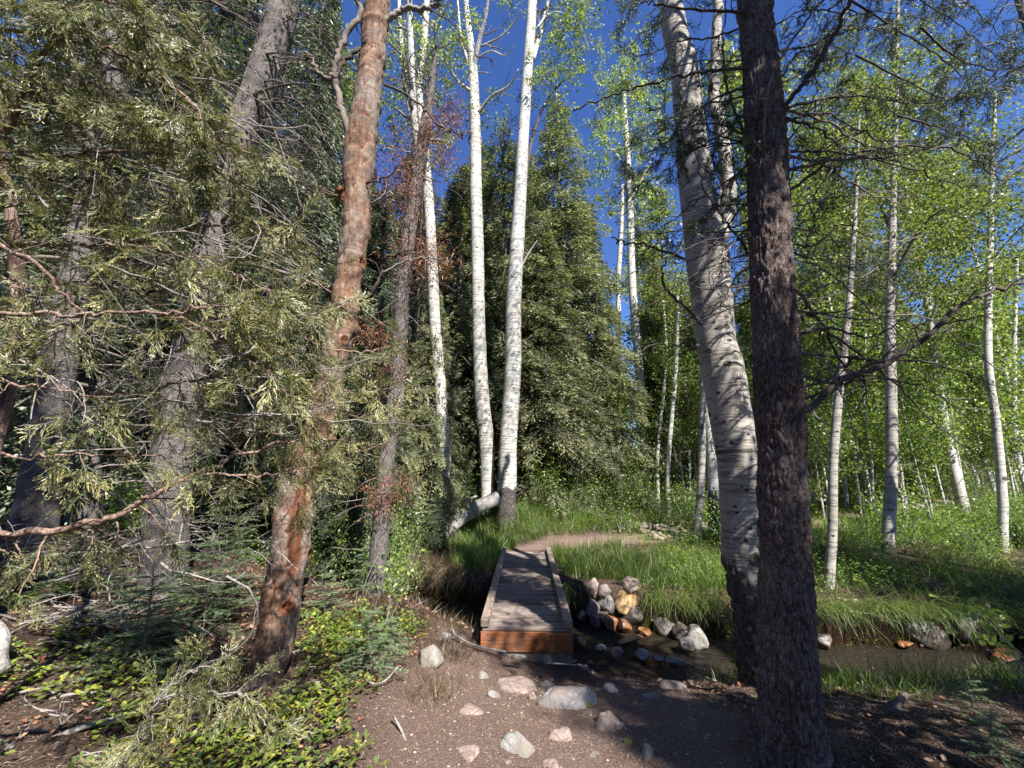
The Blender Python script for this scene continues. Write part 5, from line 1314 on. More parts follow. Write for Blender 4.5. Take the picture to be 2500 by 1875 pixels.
spruce_at(1300, 560, 13.5, 2, "half-height spruce in front of the tall pointed one, right side", 1.25)
spruce_at(870, 300, 16.5, 0, "tall spruce rising behind the thin dead conifer", 1.4)
spruce_at(590, -120, 11.0, 0, "very tall spruce right of the nearest leaning spruce trunk, top out of frame", .8)
spruce_at(330, -350, 9.0, 1, "very tall dark spruce out of frame behind the juniper", 1.0)
spruce_at(140, -300, 9.5, 1, "very tall dark spruce out of frame at the upper left", 1.1)
spruce_at(720, 260, 12.5, 2, "tall spruce directly behind the brown dying aspen", 1.2)
# young trees and undergrowth in the middle distance
for (px, Yw, k, lab, s) in ((1015, 11.0, 0, "leafy green bush left of the right-hand white aspen's foot", 1.5), (925, 10.2, 2, "leafy shrub around the foot of the sinuous aspen", 1.), (1175, 11.2, 2, "broad shrub right of the white aspen's scarred foot", 1.1),
        (1260, 11.5, 0, "grey-green shrub at the foot of the tall pointed spruce", 1.3), (1330, 12, 2, "shrub left of the scarred aspen's foot", 1.1), (1420, 11.5, 0, "low shrub below the pair of thin stems", 1.2), (1230, 10.6, 1, "low shrub on the grassy mound beyond the bridge", 1.0),
        (1480, 11.0, 2, "shrub beside the slender young aspen", .9), (880, 8.0, 0, "shady shrub left of the grey log", 1.0), (1340, 10.4, 3, "small shrub at the left end of the dark gully", 1.5), (1390, 14.0, 2, "tall shrub behind the scarred aspen", 1.5),
        (1290, 13.6, 2, "tall shrub in front of the small rusty spruce", 1.5), (850, 7.2, 2, "shrub in shade between the thin dead conifer and the log", .8)):
    x = PY(px, 1000, Yw)[0]; plant(BSH[k], x, Yw, lab, "shrub", sc=s)
for (px, Yw, k, lab, s) in ((1475, 13.5, 1, "yellow-green aspen sapling left of the leaning aspen", 1.1), (1500, 15, 1, "taller aspen sapling behind the slender young aspen", 1.4), (1340, 13, 0, "green aspen sapling between the scarred aspen and the spruces", 1.), (1415, 17, 1, "aspen sapling behind the thin pale stems", 1.3),
        (1780, 10.5, 1, "leafy aspen sapling right behind the thick brown trunk", 1.), (1840, 12.5, 1, "aspen sapling between the first two stems right of the thick trunk", 1.1), (1985, 11, 1, "aspen sapling just right of the stout greenish aspen", 1.), (2070, 12.5, 1, "aspen sapling left of the crooked aspen", 1.1), (2205, 9.5, 1, "aspen sapling at the right edge beyond the crooked aspen", 1.1)):
    x = PY(px, 1000, Yw)[0]; plant(YNG[k], x, Yw, lab, "sapling", sc=s)
GA = "slender aspens crowding the far side of the meadow"; GY = "young aspens in the far undergrowth"; GS = "far spruces closing off the forest"; GB = "shrubs in the meadow undergrowth"
r2 = np.random.default_rng(77)
LM = [(-1e9, "past the left edge"), (0, "behind the flared trunk"), (230, "behind the juniper"), (440, "left of the brown dying aspen"), (620, "beside the brown dying aspen"), (760, "left of the thin dead conifer"), (890, "left of the white aspen pair"), (1070, "behind the white aspen pair"),
      (1180, "behind the tall pointed spruce"), (1320, "beside the scarred aspen"), (1420, "left of the leaning aspen"), (1500, "behind the leaning aspen"), (1640, "hidden by the thick brown trunk"), (1745, "right of the thick brown trunk"), (1815, "left of the stout greenish aspen"), (1880, "close behind the stout greenish aspen"),
      (1950, "right of the stout greenish aspen"), (2020, "between stout and crooked aspens"), (2090, "left of the crooked aspen"), (2150, "behind the crooked aspen"), (2190, "at the right edge"), (2230, "past the right edge")]
def where(x, y):
    px = 1106 + 864 * x / (cp * y + sp_ * -.5)
    return [t for v_, t in LM if v_ <= px][-1]
def sizeword(s, a, b, w): return w[0] if s < a else (w[1] if s < b else w[2])
def depthword(y): return "near" if y < 13 else ("mid-distance" if y < 20 else ("far" if y < 30 else "very distant"))
def lab_(x, y, s, a, b, kind, w=("slight", "middling", "tall")): return "%s %s %s %s" % (depthword(y), sizeword(s, a, b, w), kind, where(x, y))
for k in range(95):                      # far aspens, right and centre
    y = r2.uniform(13, 46); x = y * r2.uniform(.36, 1.30)
    if k % 8 == 0: x = y * r2.uniform(.15, .38)
    k_ = int(r2.integers(4)); s_ = r2.uniform(.55, .95) * min(1.15, .55 + y / 50)
    plant(ASP[k_], x, y, lab_(x, y, s_, .6, .8, ["straight leafy aspen", "stout leafy aspen", "thin wavy aspen", "bare-stemmed aspen"][k_]), "tree", GA, sc=s_)
for k in range(60):
    y = r2.uniform(11, 34); x = y * r2.uniform(.40, 1.32)
    k_ = int(r2.integers(3)); s_ = r2.uniform(.8, 1.5)
    plant(YNG[k_], x, y, lab_(x, y, s_, 1., 1.25, ["bright green young aspen", "slender leafy young aspen", "bushy young aspen"][k_]), "sapling", GY, sc=s_)
for k in range(26):                      # behind the left-hand conifers
    y = r2.uniform(15, 36); x = -y * r2.uniform(.1, 1.3)
    k_ = int(r2.integers(4)); s_ = r2.uniform(.8, 1.15)
    plant(ASP[k_], x, y, lab_(x, y, s_, .9, 1.03, ["straight leafy aspen", "stout leafy aspen", "thin wavy aspen", "bare-stemmed aspen"][k_]), "tree", "aspens far behind the left-hand conifers", sc=s_)
for k in range(16):
    y = r2.uniform(18, 34); x = -y * r2.uniform(.0, 1.35)
    s_ = r2.uniform(.7, 1.05)
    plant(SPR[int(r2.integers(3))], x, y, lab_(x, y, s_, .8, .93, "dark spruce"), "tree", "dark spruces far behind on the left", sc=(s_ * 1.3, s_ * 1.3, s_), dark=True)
for k in range(22):
    y = r2.uniform(30, 60); x = y * r2.uniform(-.2, 1.35)
    s_ = r2.uniform(.55, .85)
    plant(SPR[int(r2.integers(3))], x, y, lab_(x, y, s_, .65, .75, "spruce closing off the forest,"), "tree", GS, sc=s_)
for k in range(70):
    y = r2.uniform(7.2, 26); x = y * r2.uniform(.33, 1.32)
    if abs(y - (9.6 + .42 * max(0, x - 3))) < .8 and r2.random() < .8: continue
    k_ = int(r2.integers(4)); s_ = r2.uniform(.5, 1.35)
    plant(BSH[k_], x, y, lab_(x, y, s_, .75, 1.05, ["rounded meadow shrub", "low meadow shrub", "upright meadow shrub", "tiny meadow shrub"][k_], ("sparse", "leafy", "full")), "shrub", GB, sc=s_)
for k in range(46):
    y = r2.uniform(6.6, 16); x = -y * r2.uniform(.22, 1.35)
    k_ = int(r2.integers(4)); s_ = r2.uniform(.7, 1.3)
    plant(BSH[k_], x, y, lab_(x, y, s_, .9, 1.1, ["rounded shady shrub", "low shady shrub", "upright shady shrub", "tiny shady shrub"][k_], ("sparse", "leafy", "full")), "shrub", "shrubs under the left-hand conifers", sc=s_)
for k in range(14):
    y = r2.uniform(16, 26); x = y * r2.uniform(-.5, .36)
    s_ = r2.uniform(1.1, 1.9)
    plant(BSH[2], x, y, lab_(x, y, s_, 1.35, 1.6, "upright shrub beyond the creek"), "shrub", "tall shrubs in the far undergrowth", sc=s_)
# unseen forest behind and beside the camera, trees put in to cast shade
for (x, y, k, s, dark, lab) in ((4.3, -.4, 2, 1., 0, "aspen standing just behind the photographer, to the right"), (5.7, -4.6, 3, .8, 0, "aspen several steps behind the photographer"), (8.2, -3.6, 1, .9, 1, "unseen spruce added for shade behind the photographer, far right"), (-3.4, -6.5, 2, .9, 0, "aspen behind the photographer, left"), (6.6, -6.5, 3, .9, 0, "unseen tall bare-stemmed aspen added for shade behind the photographer, right"),
        (11.5, -1.5, 2, 1., 1, "unseen spruce added for shade outside the frame on the right"), (5.5, -10.5, 0, 1., 0, "aspen far behind the photographer"), (9, 1.6, 3, .8, 0, "aspen outside the right edge of the photo"), (-6, -3, 0, .9, 1, "unseen spruce added for shade behind the photographer, far left"), (0, -11, 2, 1, 1, "unseen spruce added for shade far behind the photographer"), (-3.2, -1.2, 1, .95, 1, "unseen spruce added for shade just behind the photographer's left shoulder"), (-8, .5, 0, 1, 1, "unseen spruce added for shade outside the left edge of the photo"), (2.6, -8.6, 0, .8, 1, "unseen spruce added for shade behind the photographer, straight back"), (-1, -7, 1, .8, 0, "aspen straight behind the photographer")):
    plant((SPR if dark else ASP)[k], x, y, lab, "tree", sc=s)
hc = thing("conifer_tree", (-1.3, -2.1, gz(-1.3, -2.1)), "unseen tall conifer, high crown added to shade the left trunks, just behind the photographer", "tree")  # unseen, put in with a high crown to shade the left-hand trunks
_tb = Buf(); tube(_tb, np.array([[0, 0, -.4], [0, 0, 8], [0, 0, 17.]]), np.array([.20, .13, .02]), 14, .9); link("trunk", _tb.mesh("trunk", M['spruce']), hc, (0, 0, 0))
for pn, me in list(CROWNS.values())[0]: link(pn, me, hc, (0, 0, 3.2), "stuff")
# fir saplings on the left-hand floor
for (px, py, k, s, lab) in ((716, 1248, 2, 1.15, "bluish fir sapling in the shade just right of the brown aspen's trunk"), (800, 1285, 0, 1.1, "bright fir sapling in front of the thin dead conifer's foot"), (792, 1460, 1, 1.15, "pale green fir seedling in the middle of the sunlit ground cover"),
        (845, 1410, 1, .7, "small fir seedling just above the pale boulder"), (300, 1440, 0, 1.0, "fir sapling with flat bluish boughs below the large spruce trunk"), (440, 1370, 0, 1.2, "dark fir sapling right of the large spruce trunk"), (250, 1330, 1, 1.0, "yellow-green fir seedling among the fallen branches at the left"),
        (470, 1310, 2, 1.1, "tall dark fir sapling in the shade left of the brown aspen"), (560, 1180, 2, 1.3, "fir sapling in deep shade behind the brown aspen"), (2110, 1560, 1, .6, "fir seedling on the needle-covered slope at the lower right"), (2150, 1640, 1, .55, "lower fir seedling at the bottom right corner"),
        (925, 1190, 2, 1.0, "yellowish fir sapling left of the grey log beyond the creek"), (700, 1330, 1, 1.0, "small fir seedling at the right of the brown aspen's foot"), (390, 1490, 1, .9, "fir seedling with drooping boughs left of the brown aspen's foot"), (160, 1290, 0, 1.1, "shaded fir sapling behind the fallen branches at the left")):
    P, t = hit(px, py); plant(FIR[k], P[0], P[1], lab, "sapling", sc=s)

# ================================================================== logs, sticks
def log(px, t0, t1, w0, w1, mat, label, name="fallen_log", cat="log", sides=28, wob=.01, disp=None, dz=0., stubs=0):
    n = len(px); P = np.array([PT(x, y, t0 + (t1 - t0) * k / (n - 1)) for k, (x, y) in enumerate(px)]); P[:, 2] += dz
    R = np.linspace(w0, w1, n); L = np.linalg.norm(np.diff(P, axis=0), axis=1).sum()
    pts, rad = resample(P, R, max(6, int(L * 30))); pts = pts + rng.normal(size=pts.shape) * 0
    base = tuple(P[0]); b = Buf()
    tube(b, pts, rad, sides, 0. if disp else .6, disp)
    if stubs: twigs(b, pts, w1 * .5, 1, L / stubs, (.08, .35), .15, sides=5)
    me = b.mesh(name, mat, base); o = link(name, me, None, base)
    return tag(o, label, cat)
M['grey_log'] = bark_mat("weathered_log", (.13, .12, .11), (.25, .235, .22), (.42, .40, .37), 14, .12, .03, .008)
gd = lambda P, s, th, R: (.012 * fbm(P * 6, 3, 71) - .010 * S(.10, 0, voro(np.stack([np.cos(th) * 2, np.sin(th) * 2, s * .8], -1), 72)[0]), np.full(s.shape, .8))
log([(925, 1175), (960, 1150), (1000, 1115), (1040, 1092), (1075, 1076)], 8.6, 9.6, .17, .16, M['grey_log'], "weathered grey log lying below the white aspens, beyond the creek", disp=gd, stubs=4)
log([(840, 1120), (900, 1110), (960, 1096), (1030, 1072)], 8.2, 9.6, .035, .03, M['grey_log'], "thin grey log resting against the thick one beyond the creek", sides=10)
log([(-60, 1330), (0, 1370), (-6, 1425), (0, 1450)], 2.9, 2.7, .05, .045, M['grey_log'], "sawn end of a pale log at the far left edge", disp=gd)
log([(-60, 1345), (80, 1305), (180, 1275), (280, 1268), (345, 1262)], 4.2, 4.9, .045, .03, M['grey_log'], "long fallen pole reaching from the left edge to the large spruce trunk", stubs=5, sides=12)
log([(-40, 1330), (60, 1290), (150, 1240), (260, 1185), (330, 1150)], 4.3, 5.3, .030, .018, M['grey_log'], "slanting fallen pole leaning up toward the large spruce trunk", stubs=6, sides=10)
log([(20, 1385), (120, 1355), (230, 1345), (330, 1352)], 3.9, 4.2, .035, .022, M['grey_log'], "fallen pole lying lowest in the pile of branches at the left", stubs=5, sides=10)
log([(-30, 1290), (60, 1282), (140, 1290)], 4.6, 4.8, .02, .012, M['twig'], "short thin pole at the top of the branch pile at the left", stubs=5, sides=8)
log([(60, 1500), (120, 1470), (175, 1440), (230, 1400)], 3.0, 3.4, .05, .035, M['grey_log'], "half buried grey log in the leaves at the left, below the branch pile", sides=14, disp=gd)
log([(150, 1460), (220, 1450), (290, 1440), (340, 1442)], 3.2, 3.3, .035, .02, M['dead_bark'], "reddish-brown split piece of wood among the leaves at the left", sides=12)
log([(-20, 1640), (80, 1610), (180, 1570), (260, 1550)], 2.15, 2.4, .022, .012, M['grey_log'], "long grey stick in the needles at the bottom left", "stick", "stick", 8)
log([(-20, 1560), (60, 1530), (150, 1500), (240, 1495)], 2.5, 2.7, .014, .008, M['twig'], "thin stick above the long one at the bottom left", "stick", "stick", 7)
log([(1862, 1622), (1900, 1580), (1925, 1540), (1955, 1500)], 2.62, 3.05, .030, .022, M['aspen'], "broken piece of white-barked branch on the slope right of the thick trunk", "stick", "stick", 16, stubs=3)
log([(1093, 1408), (1060, 1402), (1020, 1392), (985, 1372), (978, 1360)], 4.1, 4.35, .012, .010, M['twig'], "grey stick lying left of the bridge's near end", "stick", "stick", 8)
log([(1105, 1420), (1120, 1416), (1136, 1420)], 3.95, 3.95, .014, .012, M['grey_log'], "short pale piece of wood on the path in front of the bridge", "stick", "stick", 8)
log([(1180, 1432), (1210, 1434), (1240, 1436)], 3.8, 3.8, .008, .006, M['twig'], "thin stick in the shade in front of the bridge", "stick", "stick", 6)
log([(905, 1660), (880, 1610), (868, 1580), (850, 1545)], 2.35, 2.62, .009, .007, M['grey_log'], "pale stick slanting at the right edge of the leafy ground cover", "stick", "stick", 8)
log([(790, 1470), (812, 1478), (835, 1468), (860, 1440)], 3.0, 3.15, .008, .005, M['grey_log'], "bent pale twig in the middle of the leafy ground cover", "stick", "stick", 7)
log([(725, 1345), (745, 1348), (768, 1352)], 4.1, 4.0, .022, .02, M['dead_bark'], "short reddish chunk of wood right of the brown aspen", "stick", "stick", 9)
log([(690, 1620), (712, 1600), (735, 1622)], 2.55, 2.5, .012, .008, M['limb'], "curved dark stick among fallen leaves at the bottom", "stick", "stick", 8)
log([(655, 1648), (690, 1620), (712, 1605)], 2.4, 2.45, .028, .022, M['grey_log'], "split pale stub of wood at the bottom, right of the juniper spray", "stick", "stick", 10)
log([(560, 1545), (610, 1520), (650, 1518), (690, 1530)], 2.7, 2.75, .010, .006, M['limb'], "dark fallen branch crossing the foot of the brown aspen", "stick", "stick", 7, stubs=3)
log([(1830, 1320), (1900, 1330), (1960, 1350), (2040, 1345)], 5.2, 5.4, .012, .008, M['twig'], "bare root hanging along the far creek bank at the right", "root", "root", 6, stubs=5)
log([(1080, 1160), (1090, 1175), (1096, 1186)], 8.6, 8.3, .008, .006, M['limb_dark'], "dark twig standing at the far end of the bridge", "stick", "stick", 5)
log([(2060, 1290), (2010, 1310), (1975, 1335)], 5.7, 5.4, .02, .012, M['grey_log'], "bleached forked root on the far bank near the right edge", "root", "root", 8, stubs=5)
# heap of small dead branches at the left
b = Buf()
for k in range(190):
    if k < 120: x, y = rng.uniform(-20, 330), rng.uniform(1180, 1400)
    else: x, y = rng.uniform(0, 640), rng.uniform(1400, 1640)
    P, t = hit(x, y); a = rng.uniform(-.4, 1.2); L = rng.uniform(.15, .9 if k < 120 else .35)
    q = wiggle(P + [0, 0, rng.uniform(0, .2 if k < 120 else .03)], [math.cos(a) * rng.choice([-1, 1]), math.sin(a), rng.uniform(-.1, .35 if k < 120 else .05)], L, 7, .14, .03)
    q[:, 2] = np.maximum(q[:, 2], terrain(q[:, 0], q[:, 1], False) + .004)
    r0 = rng.uniform(.003, .010); tube(b, q, np.linspace(r0, r0 * .4, 8), 5, .8); twigs(b, q, r0 * .5, 1, .12, (.05, .25), .25, sides=3)
o = obj("branch_litter", b, M['twig'], kind="stuff"); tag(o, "heap of dead grey branches and twigs on the left-hand forest floor", "branches")

# ================================================================== litter, needles, leaves
def scat(n, x0, x1, y0, y1, cond=None):
    x = rng.uniform(x0, x1, n); y = rng.uniform(y0, y1, n)
    k = np.abs(x) < 1.42 * y + .6
    d = y - creek_y(x); k &= (d < -.85) | (d > .56)
    k &= ~((np.abs(x - bxc(y)) < .56) & (y > BY0 - .05) & (y < BY1 + .1))
    x, y = x[k], y[k]
    if cond is not None: k = cond(x, y); x, y = x[k], y[k]
    return x, y
def flatdir(n, tilt=.15):
    a = rng.random(n) * 6.283; return np.stack([np.cos(a), np.sin(a), rng.normal(size=n) * tilt], 1)
x, y = scat(120000, -5, 5.5, 1.4, 5.4, lambda x, y: rng.random(len(x)) < np.clip(1.9 / y, 0, 1) ** 1.2)
b = Buf(); n = len(x)
inst(b, T_NEEDLE, np.stack([x, y, terrain(x, y) + .003 + .004 * rng.random(n)], 1), flatdir(n, .12), rdir(n) * .3 + [0, 0, 1.], rng.uniform(.018, .055, n), rng.uniform(.0018, .0042, n))
o = obj("needle_litter", b, M['pneedle'], kind="stuff"); tag(o, "tan fallen needles carpeting the near path and forest floor", "needles")
x, y = scat(6500, -5, 1., 1.5, 6.5, lambda x, y: (path_mask(x, y) < .4) & (fbm(np.stack([x * 1.2, y * 1.2, 0 * x], -1), 2, 88) > -.25))
x2, y2 = scat(500, 1.5, 5, 1.5, 4.4); x, y = np.append(x, x2), np.append(y, y2); n = len(x); b = Buf()
inst(b, T_HOLLY, np.stack([x, y, terrain(x, y) + rng.uniform(.004, .03, n)], 1), flatdir(n, .35), rdir(n) * .6 + [0, 0, 1.], rng.uniform(.02, .055, n), rng.uniform(.015, .04, n))
o = obj("fallen_leaves", b, M['litter'], kind="stuff"); tag(o, "orange-brown dead leaves scattered under the ground cover at the left", "leaves")
# a few single green leaves on the path
for (px, py, lab) in ((1350, 1612, "single grey-green leaf on the shaded path, lower centre"), (1190, 1426, "single pale green leaf on the path just in front of the bridge"), (1268, 1530, "tiny yellow leaf fallen on the path left of the largest rock")):
    P, t = hit(px, py); b = Buf(); inst(b, T_ROUND, P[None] + [0, 0, .008], np.array([[.8, .5, .1]]), np.array([[.1, -.2, 1.]]), .062, .048, np.array([.8])); tag(obj("fallen_leaf", b, M['bush']), lab, "leaf")

# holly-leaved ground cover
def cover(n, x0, x1, y0, y1, cond, L=(.028, .055), hh=(.03, .14), per=5, mat='ground_cover', tpl=T_HOLLY, wr=.66):
    x, y = scat(n, x0, x1, y0, y1, cond); z = terrain(x, y, False); b = Buf(); m = len(x)
    if not m: return b
    h = rng.uniform(*hh, m); pr = rng.random(m)
    for k in range(per):
        a = rng.random(m) * 6.283; rr = rng.uniform(.01, .055, m)
        P = np.stack([x + np.cos(a) * rr, y + np.sin(a) * rr, z + h * rng.uniform(.5, 1.1, m)], 1)
        D = np.stack([np.cos(a), np.sin(a), rng.uniform(-.1, .7, m)], 1)
        inst(b, tpl, P, D, rdir(m) * .35 + [0, 0, 1.] - np.stack([np.cos(a), np.sin(a), 0 * a], 1) * .3, rng.uniform(*L, m), wr * rng.uniform(*L, m), np.clip(pr * .6 + rng.normal(size=m) * .22 + .15, 0, 1))
    return b
def in_px(x, y, poly_x):            # helper: mask by patches of ground noise
    return fbm(np.stack([x * poly_x, y * poly_x, 0 * x + 3], -1), 2, 99)
b = cover(2300, -1.75, -.05, 2.0, 4.9, lambda x, y: (path_mask(x - .22 * rng.random(len(x)) ** 2 + .10, y) < rng.random(len(x)) * .5) & (in_px(x, y, 1.9) > -.12 + .25 * rng.random(len(x))))
o = obj("holly_ground_cover", b, M['ground_cover'], kind="stuff"); tag(o, "yellow-green holly-leaved ground cover between the brown aspen and the path", "ground cover")
b = cover(1300, -5, -1.6, 1.7, 4.6, lambda x, y: in_px(x, y, 1.9) > .22, L=(.035, .065))
o = obj("left_ground_cover", b, M['ground_cover'], kind="stuff"); tag(o, "patches of broad-leaved ground cover among needles at the bottom left", "ground cover")
b = cover(500, 1.8, 5.5, 1.8, 4.6, lambda x, y: in_px(x, y, 1.1) > .12, L=(.02, .04), mat='bush', tpl=T_RHOMB)
o = obj("right_ground_cover", b, M['bush'], kind="stuff"); tag(o, "sparse small weeds on the needle-covered slope at the lower right", "weeds")

# grass
def grass(n, x0, x1, y0, y1, cond, H, w=.0045, lean=.35, tuft=.05, tpl=T_BLADE2, per=7, sx=1.):
    x, y = scat(n, x0, x1, y0, y1, cond); z = terrain(x, y, False); b = Buf(); m = len(x); tr = rng.random(m); th = rng.uniform(.6, 1.1, m)
    for k in range(per):
        P = np.stack([x + rng.normal(size=m) * tuft, y + rng.normal(size=m) * tuft, z - .02], 1)
        D = np.stack([rng.normal(size=m) * lean, rng.normal(size=m) * lean, np.ones(m)], 1); N = np.stack([rng.normal(size=m), rng.normal(size=m), 0 * x], 1)
        L = rng.uniform(*H, m) * th; inst(b, tpl, P, D, N, L, w * rng.uniform(.7, 1.5, m) * sx, np.clip(.2 + tr * .35 + rng.normal(size=m) * .2, 0, 1), nscale=L)
    return b
bank = lambda x, y: (y - creek_y(x) > np.where(x < 1.85, .98, .52)) & (y - creek_y(x) < 3.2) & (path_mask(x, y) < .3) & (rng.random(len(x)) < S(3.4, 1.8, y - creek_y(x)) * .9 + .1)
b = grass(2100, .85, 3.9, 5.9, 9.2, bank, (.16, .46), .006, .5)
o = obj("bank_grass", b, M['grass'], kind="stuff"); tag(o, "thick bright green grass along the far bank right of the bridge", "grass")
b = grass(420, .85, 4.5, 6.1, 9.4, bank, (.2, .62), .004, .45, per=4)
o = obj("bank_dry_stalks", b, M['straw'], kind="stuff"); tag(o, "dry pale stalks mixed in the far bank grass", "grass")
b = grass(620, -1.1, .05, 7.3, 9.2, lambda x, y: (y - creek_y(x) > .6), (.25, .45), .006)
o = obj("left_bank_grass", b, M['grass'], kind="stuff"); tag(o, "grass tufts at the left of the bridge's far end", "grass")
b = grass(1900, -2.0, 2.3, 9.0, 11.8, lambda x, y: (path_mask(x, y) < .2), (.2, .42), .007)
o = obj("mound_grass", b, M['grass'], kind="stuff"); tag(o, "sunlit grass on the mound below the white aspens beyond the bridge", "grass")
b = grass(900, -3.2, -.35, 6.6, 8.2, lambda x, y: (y - creek_y(x) > .55) & (y - creek_y(x) < 1.5), (.16, .36), .005, .8)
x = rng.uniform(.8, 7, 800); d = rng.uniform(.50, .72, 800)
P = np.stack([x, creek_y(x) + d + .12, np.full(800, -.12) + rng.normal(size=800) * .04], 1)
inst(b, T_BLADE2, P, rng.normal(size=(800, 3)) * [.35, .2, .2] + [0, -.35, -1.], rdir(800), rng.uniform(.12, .34, 800), .005, rng.random(800) * .7)
x = rng.uniform(1.9, 9, 2300); x = np.append(x, rng.uniform(.65, .9, 60)); d = rng.uniform(.50, .70, 2360); gb = Buf()
P = np.stack([x, creek_y(x) + d, np.full(2360, -.13) + rng.normal(size=2360) * .04], 1)
inst(gb, T_BLADE, P, rng.normal(size=(2360, 3)) * [.5, .3, .3] + [0, -.7, .3], np.tile([0, 0, -1.], (2360, 1)) + rdir(2360) * .3, rng.uniform(.2, .5, 2360), .006, rng.random(2360) * .8, nscale=.5)
tag(obj("overhanging_grass", gb, M['grass'], kind="stuff"), "green grass drooping over the edge of the far bank", "grass")
x = rng.uniform(-3.5, -.4, 2600); d = rng.uniform(.55, .8, 2600)
P = np.stack([x, creek_y(x) + d + .1, -.14 + rng.normal(size=2600) * .05], 1)
inst(b, T_BLADE2, P, rng.normal(size=(2600, 3)) * [.5, .3, .3] + [0, -.5, -.7], rdir(2600), rng.uniform(.15, .42, 2600), .006, rng.random(2600))
o = obj("dry_bank_grass", b, M['straw'], kind="stuff"); tag(o, "matted straw-coloured grass and roots drooping over the creek banks", "grass")
b = grass(2000, 3., 11, 5.5, 10, lambda x, y: (y - creek_y(x) > .56) & ((in_px(x, y, 1.4) > -.15) | (y - creek_y(x) < 1.6)), (.10, .42), .006, .55)
o = obj("meadow_grass", b, M['grass'], kind="stuff"); tag(o, "green grass on the far bank and meadow at the right", "grass")
b = grass(3200, 3., 24, 9, 20, lambda x, y: (path_mask(x, y) < .3), (.2, .5), .012, per=6)
o = obj("far_meadow_grass", b, M['grass'], kind="stuff"); tag(o, "tall sunlit grass in the far part of the meadow", "grass")
b = cover(5200, 2.4, 13, 5.6, 13, lambda x, y: (path_mask(x, y) < .3) & ((in_px(x, y, .8) > -.3) | (y - creek_y(x) < 1.8)), L=(.03, .06), hh=(.12, .42), per=7, tpl=T_RHOMB, wr=.5)
o = obj("meadow_weeds", b, M['bush'], kind="stuff"); tag(o, "leafy weeds covering the meadow between the right-hand aspens", "weeds")
b = cover(1700, -2.2, 3.2, 9.2, 12.5, lambda x, y: (path_mask(x, y) < .2), L=(.03, .055), hh=(.08, .35), per=7, tpl=T_RHOMB, wr=.5)
o = obj("mound_weeds", b, M['bush'], kind="stuff"); tag(o, "small leafy weeds on the sunlit mound beyond the bridge", "weeds")
b = grass(1100, 1.9, 6.5, 3.1, 4.9, lambda x, y: (y > creek_y(x) - 1.75) & (in_px(x, y, 1.5) > -.2), (.10, .30), .005, .45, .04, T_BLADE)
o = obj("near_bank_grass", b, M['grass'], kind="stuff"); tag(o, "green grass along the near bank right of the thick brown trunk", "grass")
b = grass(150, 1.2, 1.75, 1.9, 2.4, None, (.03, .10), .003, .8, .05); x, y = scat(40, 1.1, 2.1, 2.2, 2.4)
b2 = grass(60, 2.6, 3.3, 4.3, 4.7, None, (.1, .22), .006, .6)
o = obj("foot_grass", b, M['grass'], kind="stuff"); tag(o, "short grass at the foot of the thick brown trunk", "grass")
b = grass(26, -.75, -.45, 3.3, 3.9, None, (.10, .42), .003, .35, .05, T_BLADE)
o = obj("path_side_grass", b, M['straw'], kind="stuff"); tag(o, "thin pale grass stalks beside the boulder left of the path", "grass")
b = grass(240, -1.9, -.4, 4.3, 5.6, None, (.08, .25), .004, .7, .06)
o = obj("creek_edge_grass", b, M['straw'], kind="stuff"); tag(o, "thin dry grass at the dark creek edge left of the bridge", "grass")

# aspen seedlings with round leaves
def seedling(px, t, label, H, n=60, ls=.034, stems=3, lean=(0, 0)):
    P = PT(*px, t); P[2] = gz(P[0], P[1]); tt = thing("aspen_seedling", P, label, "seedling"); bb, lb = Buf(), Buf()
    for k in range(stems):
        s = wiggle(P, [lean[0] + rng.normal() * .22, lean[1] + rng.normal() * .2, 1], H * rng.uniform(.6, 1), 8, .07); tube(bb, s, np.linspace(.005, .0015, 9), 5, .7)
        tips = []; twigs(bb, s, .003, 1, H * .12, (H * .12, H * .3), .2, 0, .35, sides=4, tips=tips)
        c = np.concatenate([q[0][2:] for q in tips] + [s[3:]]); m = n // stems; k_ = rng.integers(0, len(c), m)
        inst(lb, T_ROUND, c[k_] + rng.normal(size=(m, 3)) * .012, rdir(m) + [0, 0, -.3], rdir(m) * .8 + [0, -.6, .5], ls * rng.uniform(.7, 1.15, m), ls * .9, rng.uniform(.5, 1, m))
    obj("stems", bb, M['twig'], tt, P); obj("leaves", lb, M['leaf'], tt, P, "stuff")
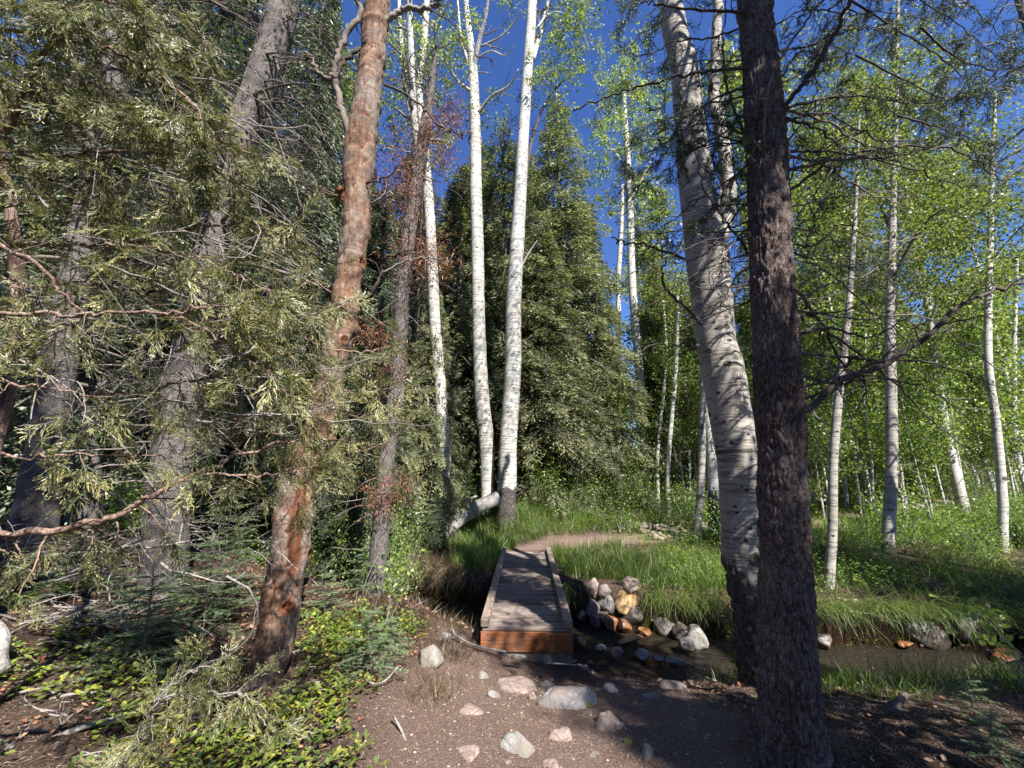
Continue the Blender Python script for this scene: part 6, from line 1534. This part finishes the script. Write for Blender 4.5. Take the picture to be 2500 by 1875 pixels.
seedling((835, 1330), 4.2, "aspen seedling with bright round leaves before the dark creek, left of the bridge", .95, 90, .036, 3, (.15, 0))
seedling((770, 1320), 4.3, "low leafy seedling beside the fir sapling right of the brown aspen", .4, 30, .03, 2)
seedling((2260, 1560), 2.9, "aspen seedling with large green leaves leaning in from the right edge", .95, 60, .05, 3, (-.35, .1))
seedling((2225, 1480), 3.3, "spindly seedling behind the leaning one at the right edge", .8, 40, .045, 2, (-.2, 0))
seedling((1625, 1440), 3.95, "leafy sprig growing at the foot of the leaning aspen by the creek", .38, 50, .04, 4, (-.4, 0))
# fern-like plant among the creek rocks
P = PY(1556, 1420, 4.65); P[2] = gz(P[0], P[1]); tt = thing("creek_plant", P, "dark green narrow-leaved plant among the creek rocks left of the leaning aspen's foot", "plant"); bb, lb = Buf(), Buf()
for k in range(11):
    a = rng.random() * 6.28; s = wiggle(P, [math.cos(a) * .7, math.sin(a) * .7 - .1, 1.], rng.uniform(.22, .45), 8, .05, .12); tube(bb, s, np.linspace(.003, .001, 9), 4)
    for i in range(2, 9):
        T = nrm(s[min(i + 1, 8)] - s[i - 1]); sd = nrm(np.cross(T, [0, 0, 1.]))
        for q in (-1, 1): inst(lb, T_RHOMB, s[i][None], (T * .5 + sd * q)[None], np.array([[0, 0, 1.]]) + rng.normal(size=(1, 3)) * .3, .065, .014)
obj("stems", bb, M['bush'], tt, P); obj("leaves", lb, M['bush'], tt, P, "stuff")
# neighbours that would read alike are told apart by their distance
same = {}
for o in bpy.data.objects:
    if o.parent is None and "label" in o and o.get("group"): same.setdefault(o["label"], []).append(o)
for lb, os_ in same.items():
    if len(os_) > 1:
        os_.sort(key=lambda o: (o.location.x ** 2 + o.location.y ** 2))
        nm = {2: ["nearer", "farther"], 3: ["nearest", "middle", "farthest"]}.get(len(os_), ["nearest", "second nearest", "third nearest", "farthest", "fifth", "sixth", "seventh", "eighth"])
        for o, w in zip(os_, nm): o["label"] = lb + ", " + w
nt_ = sum(len(m.polygons) for m in bpy.data.meshes); print("faces", nt_, "objects", len(bpy.data.objects))
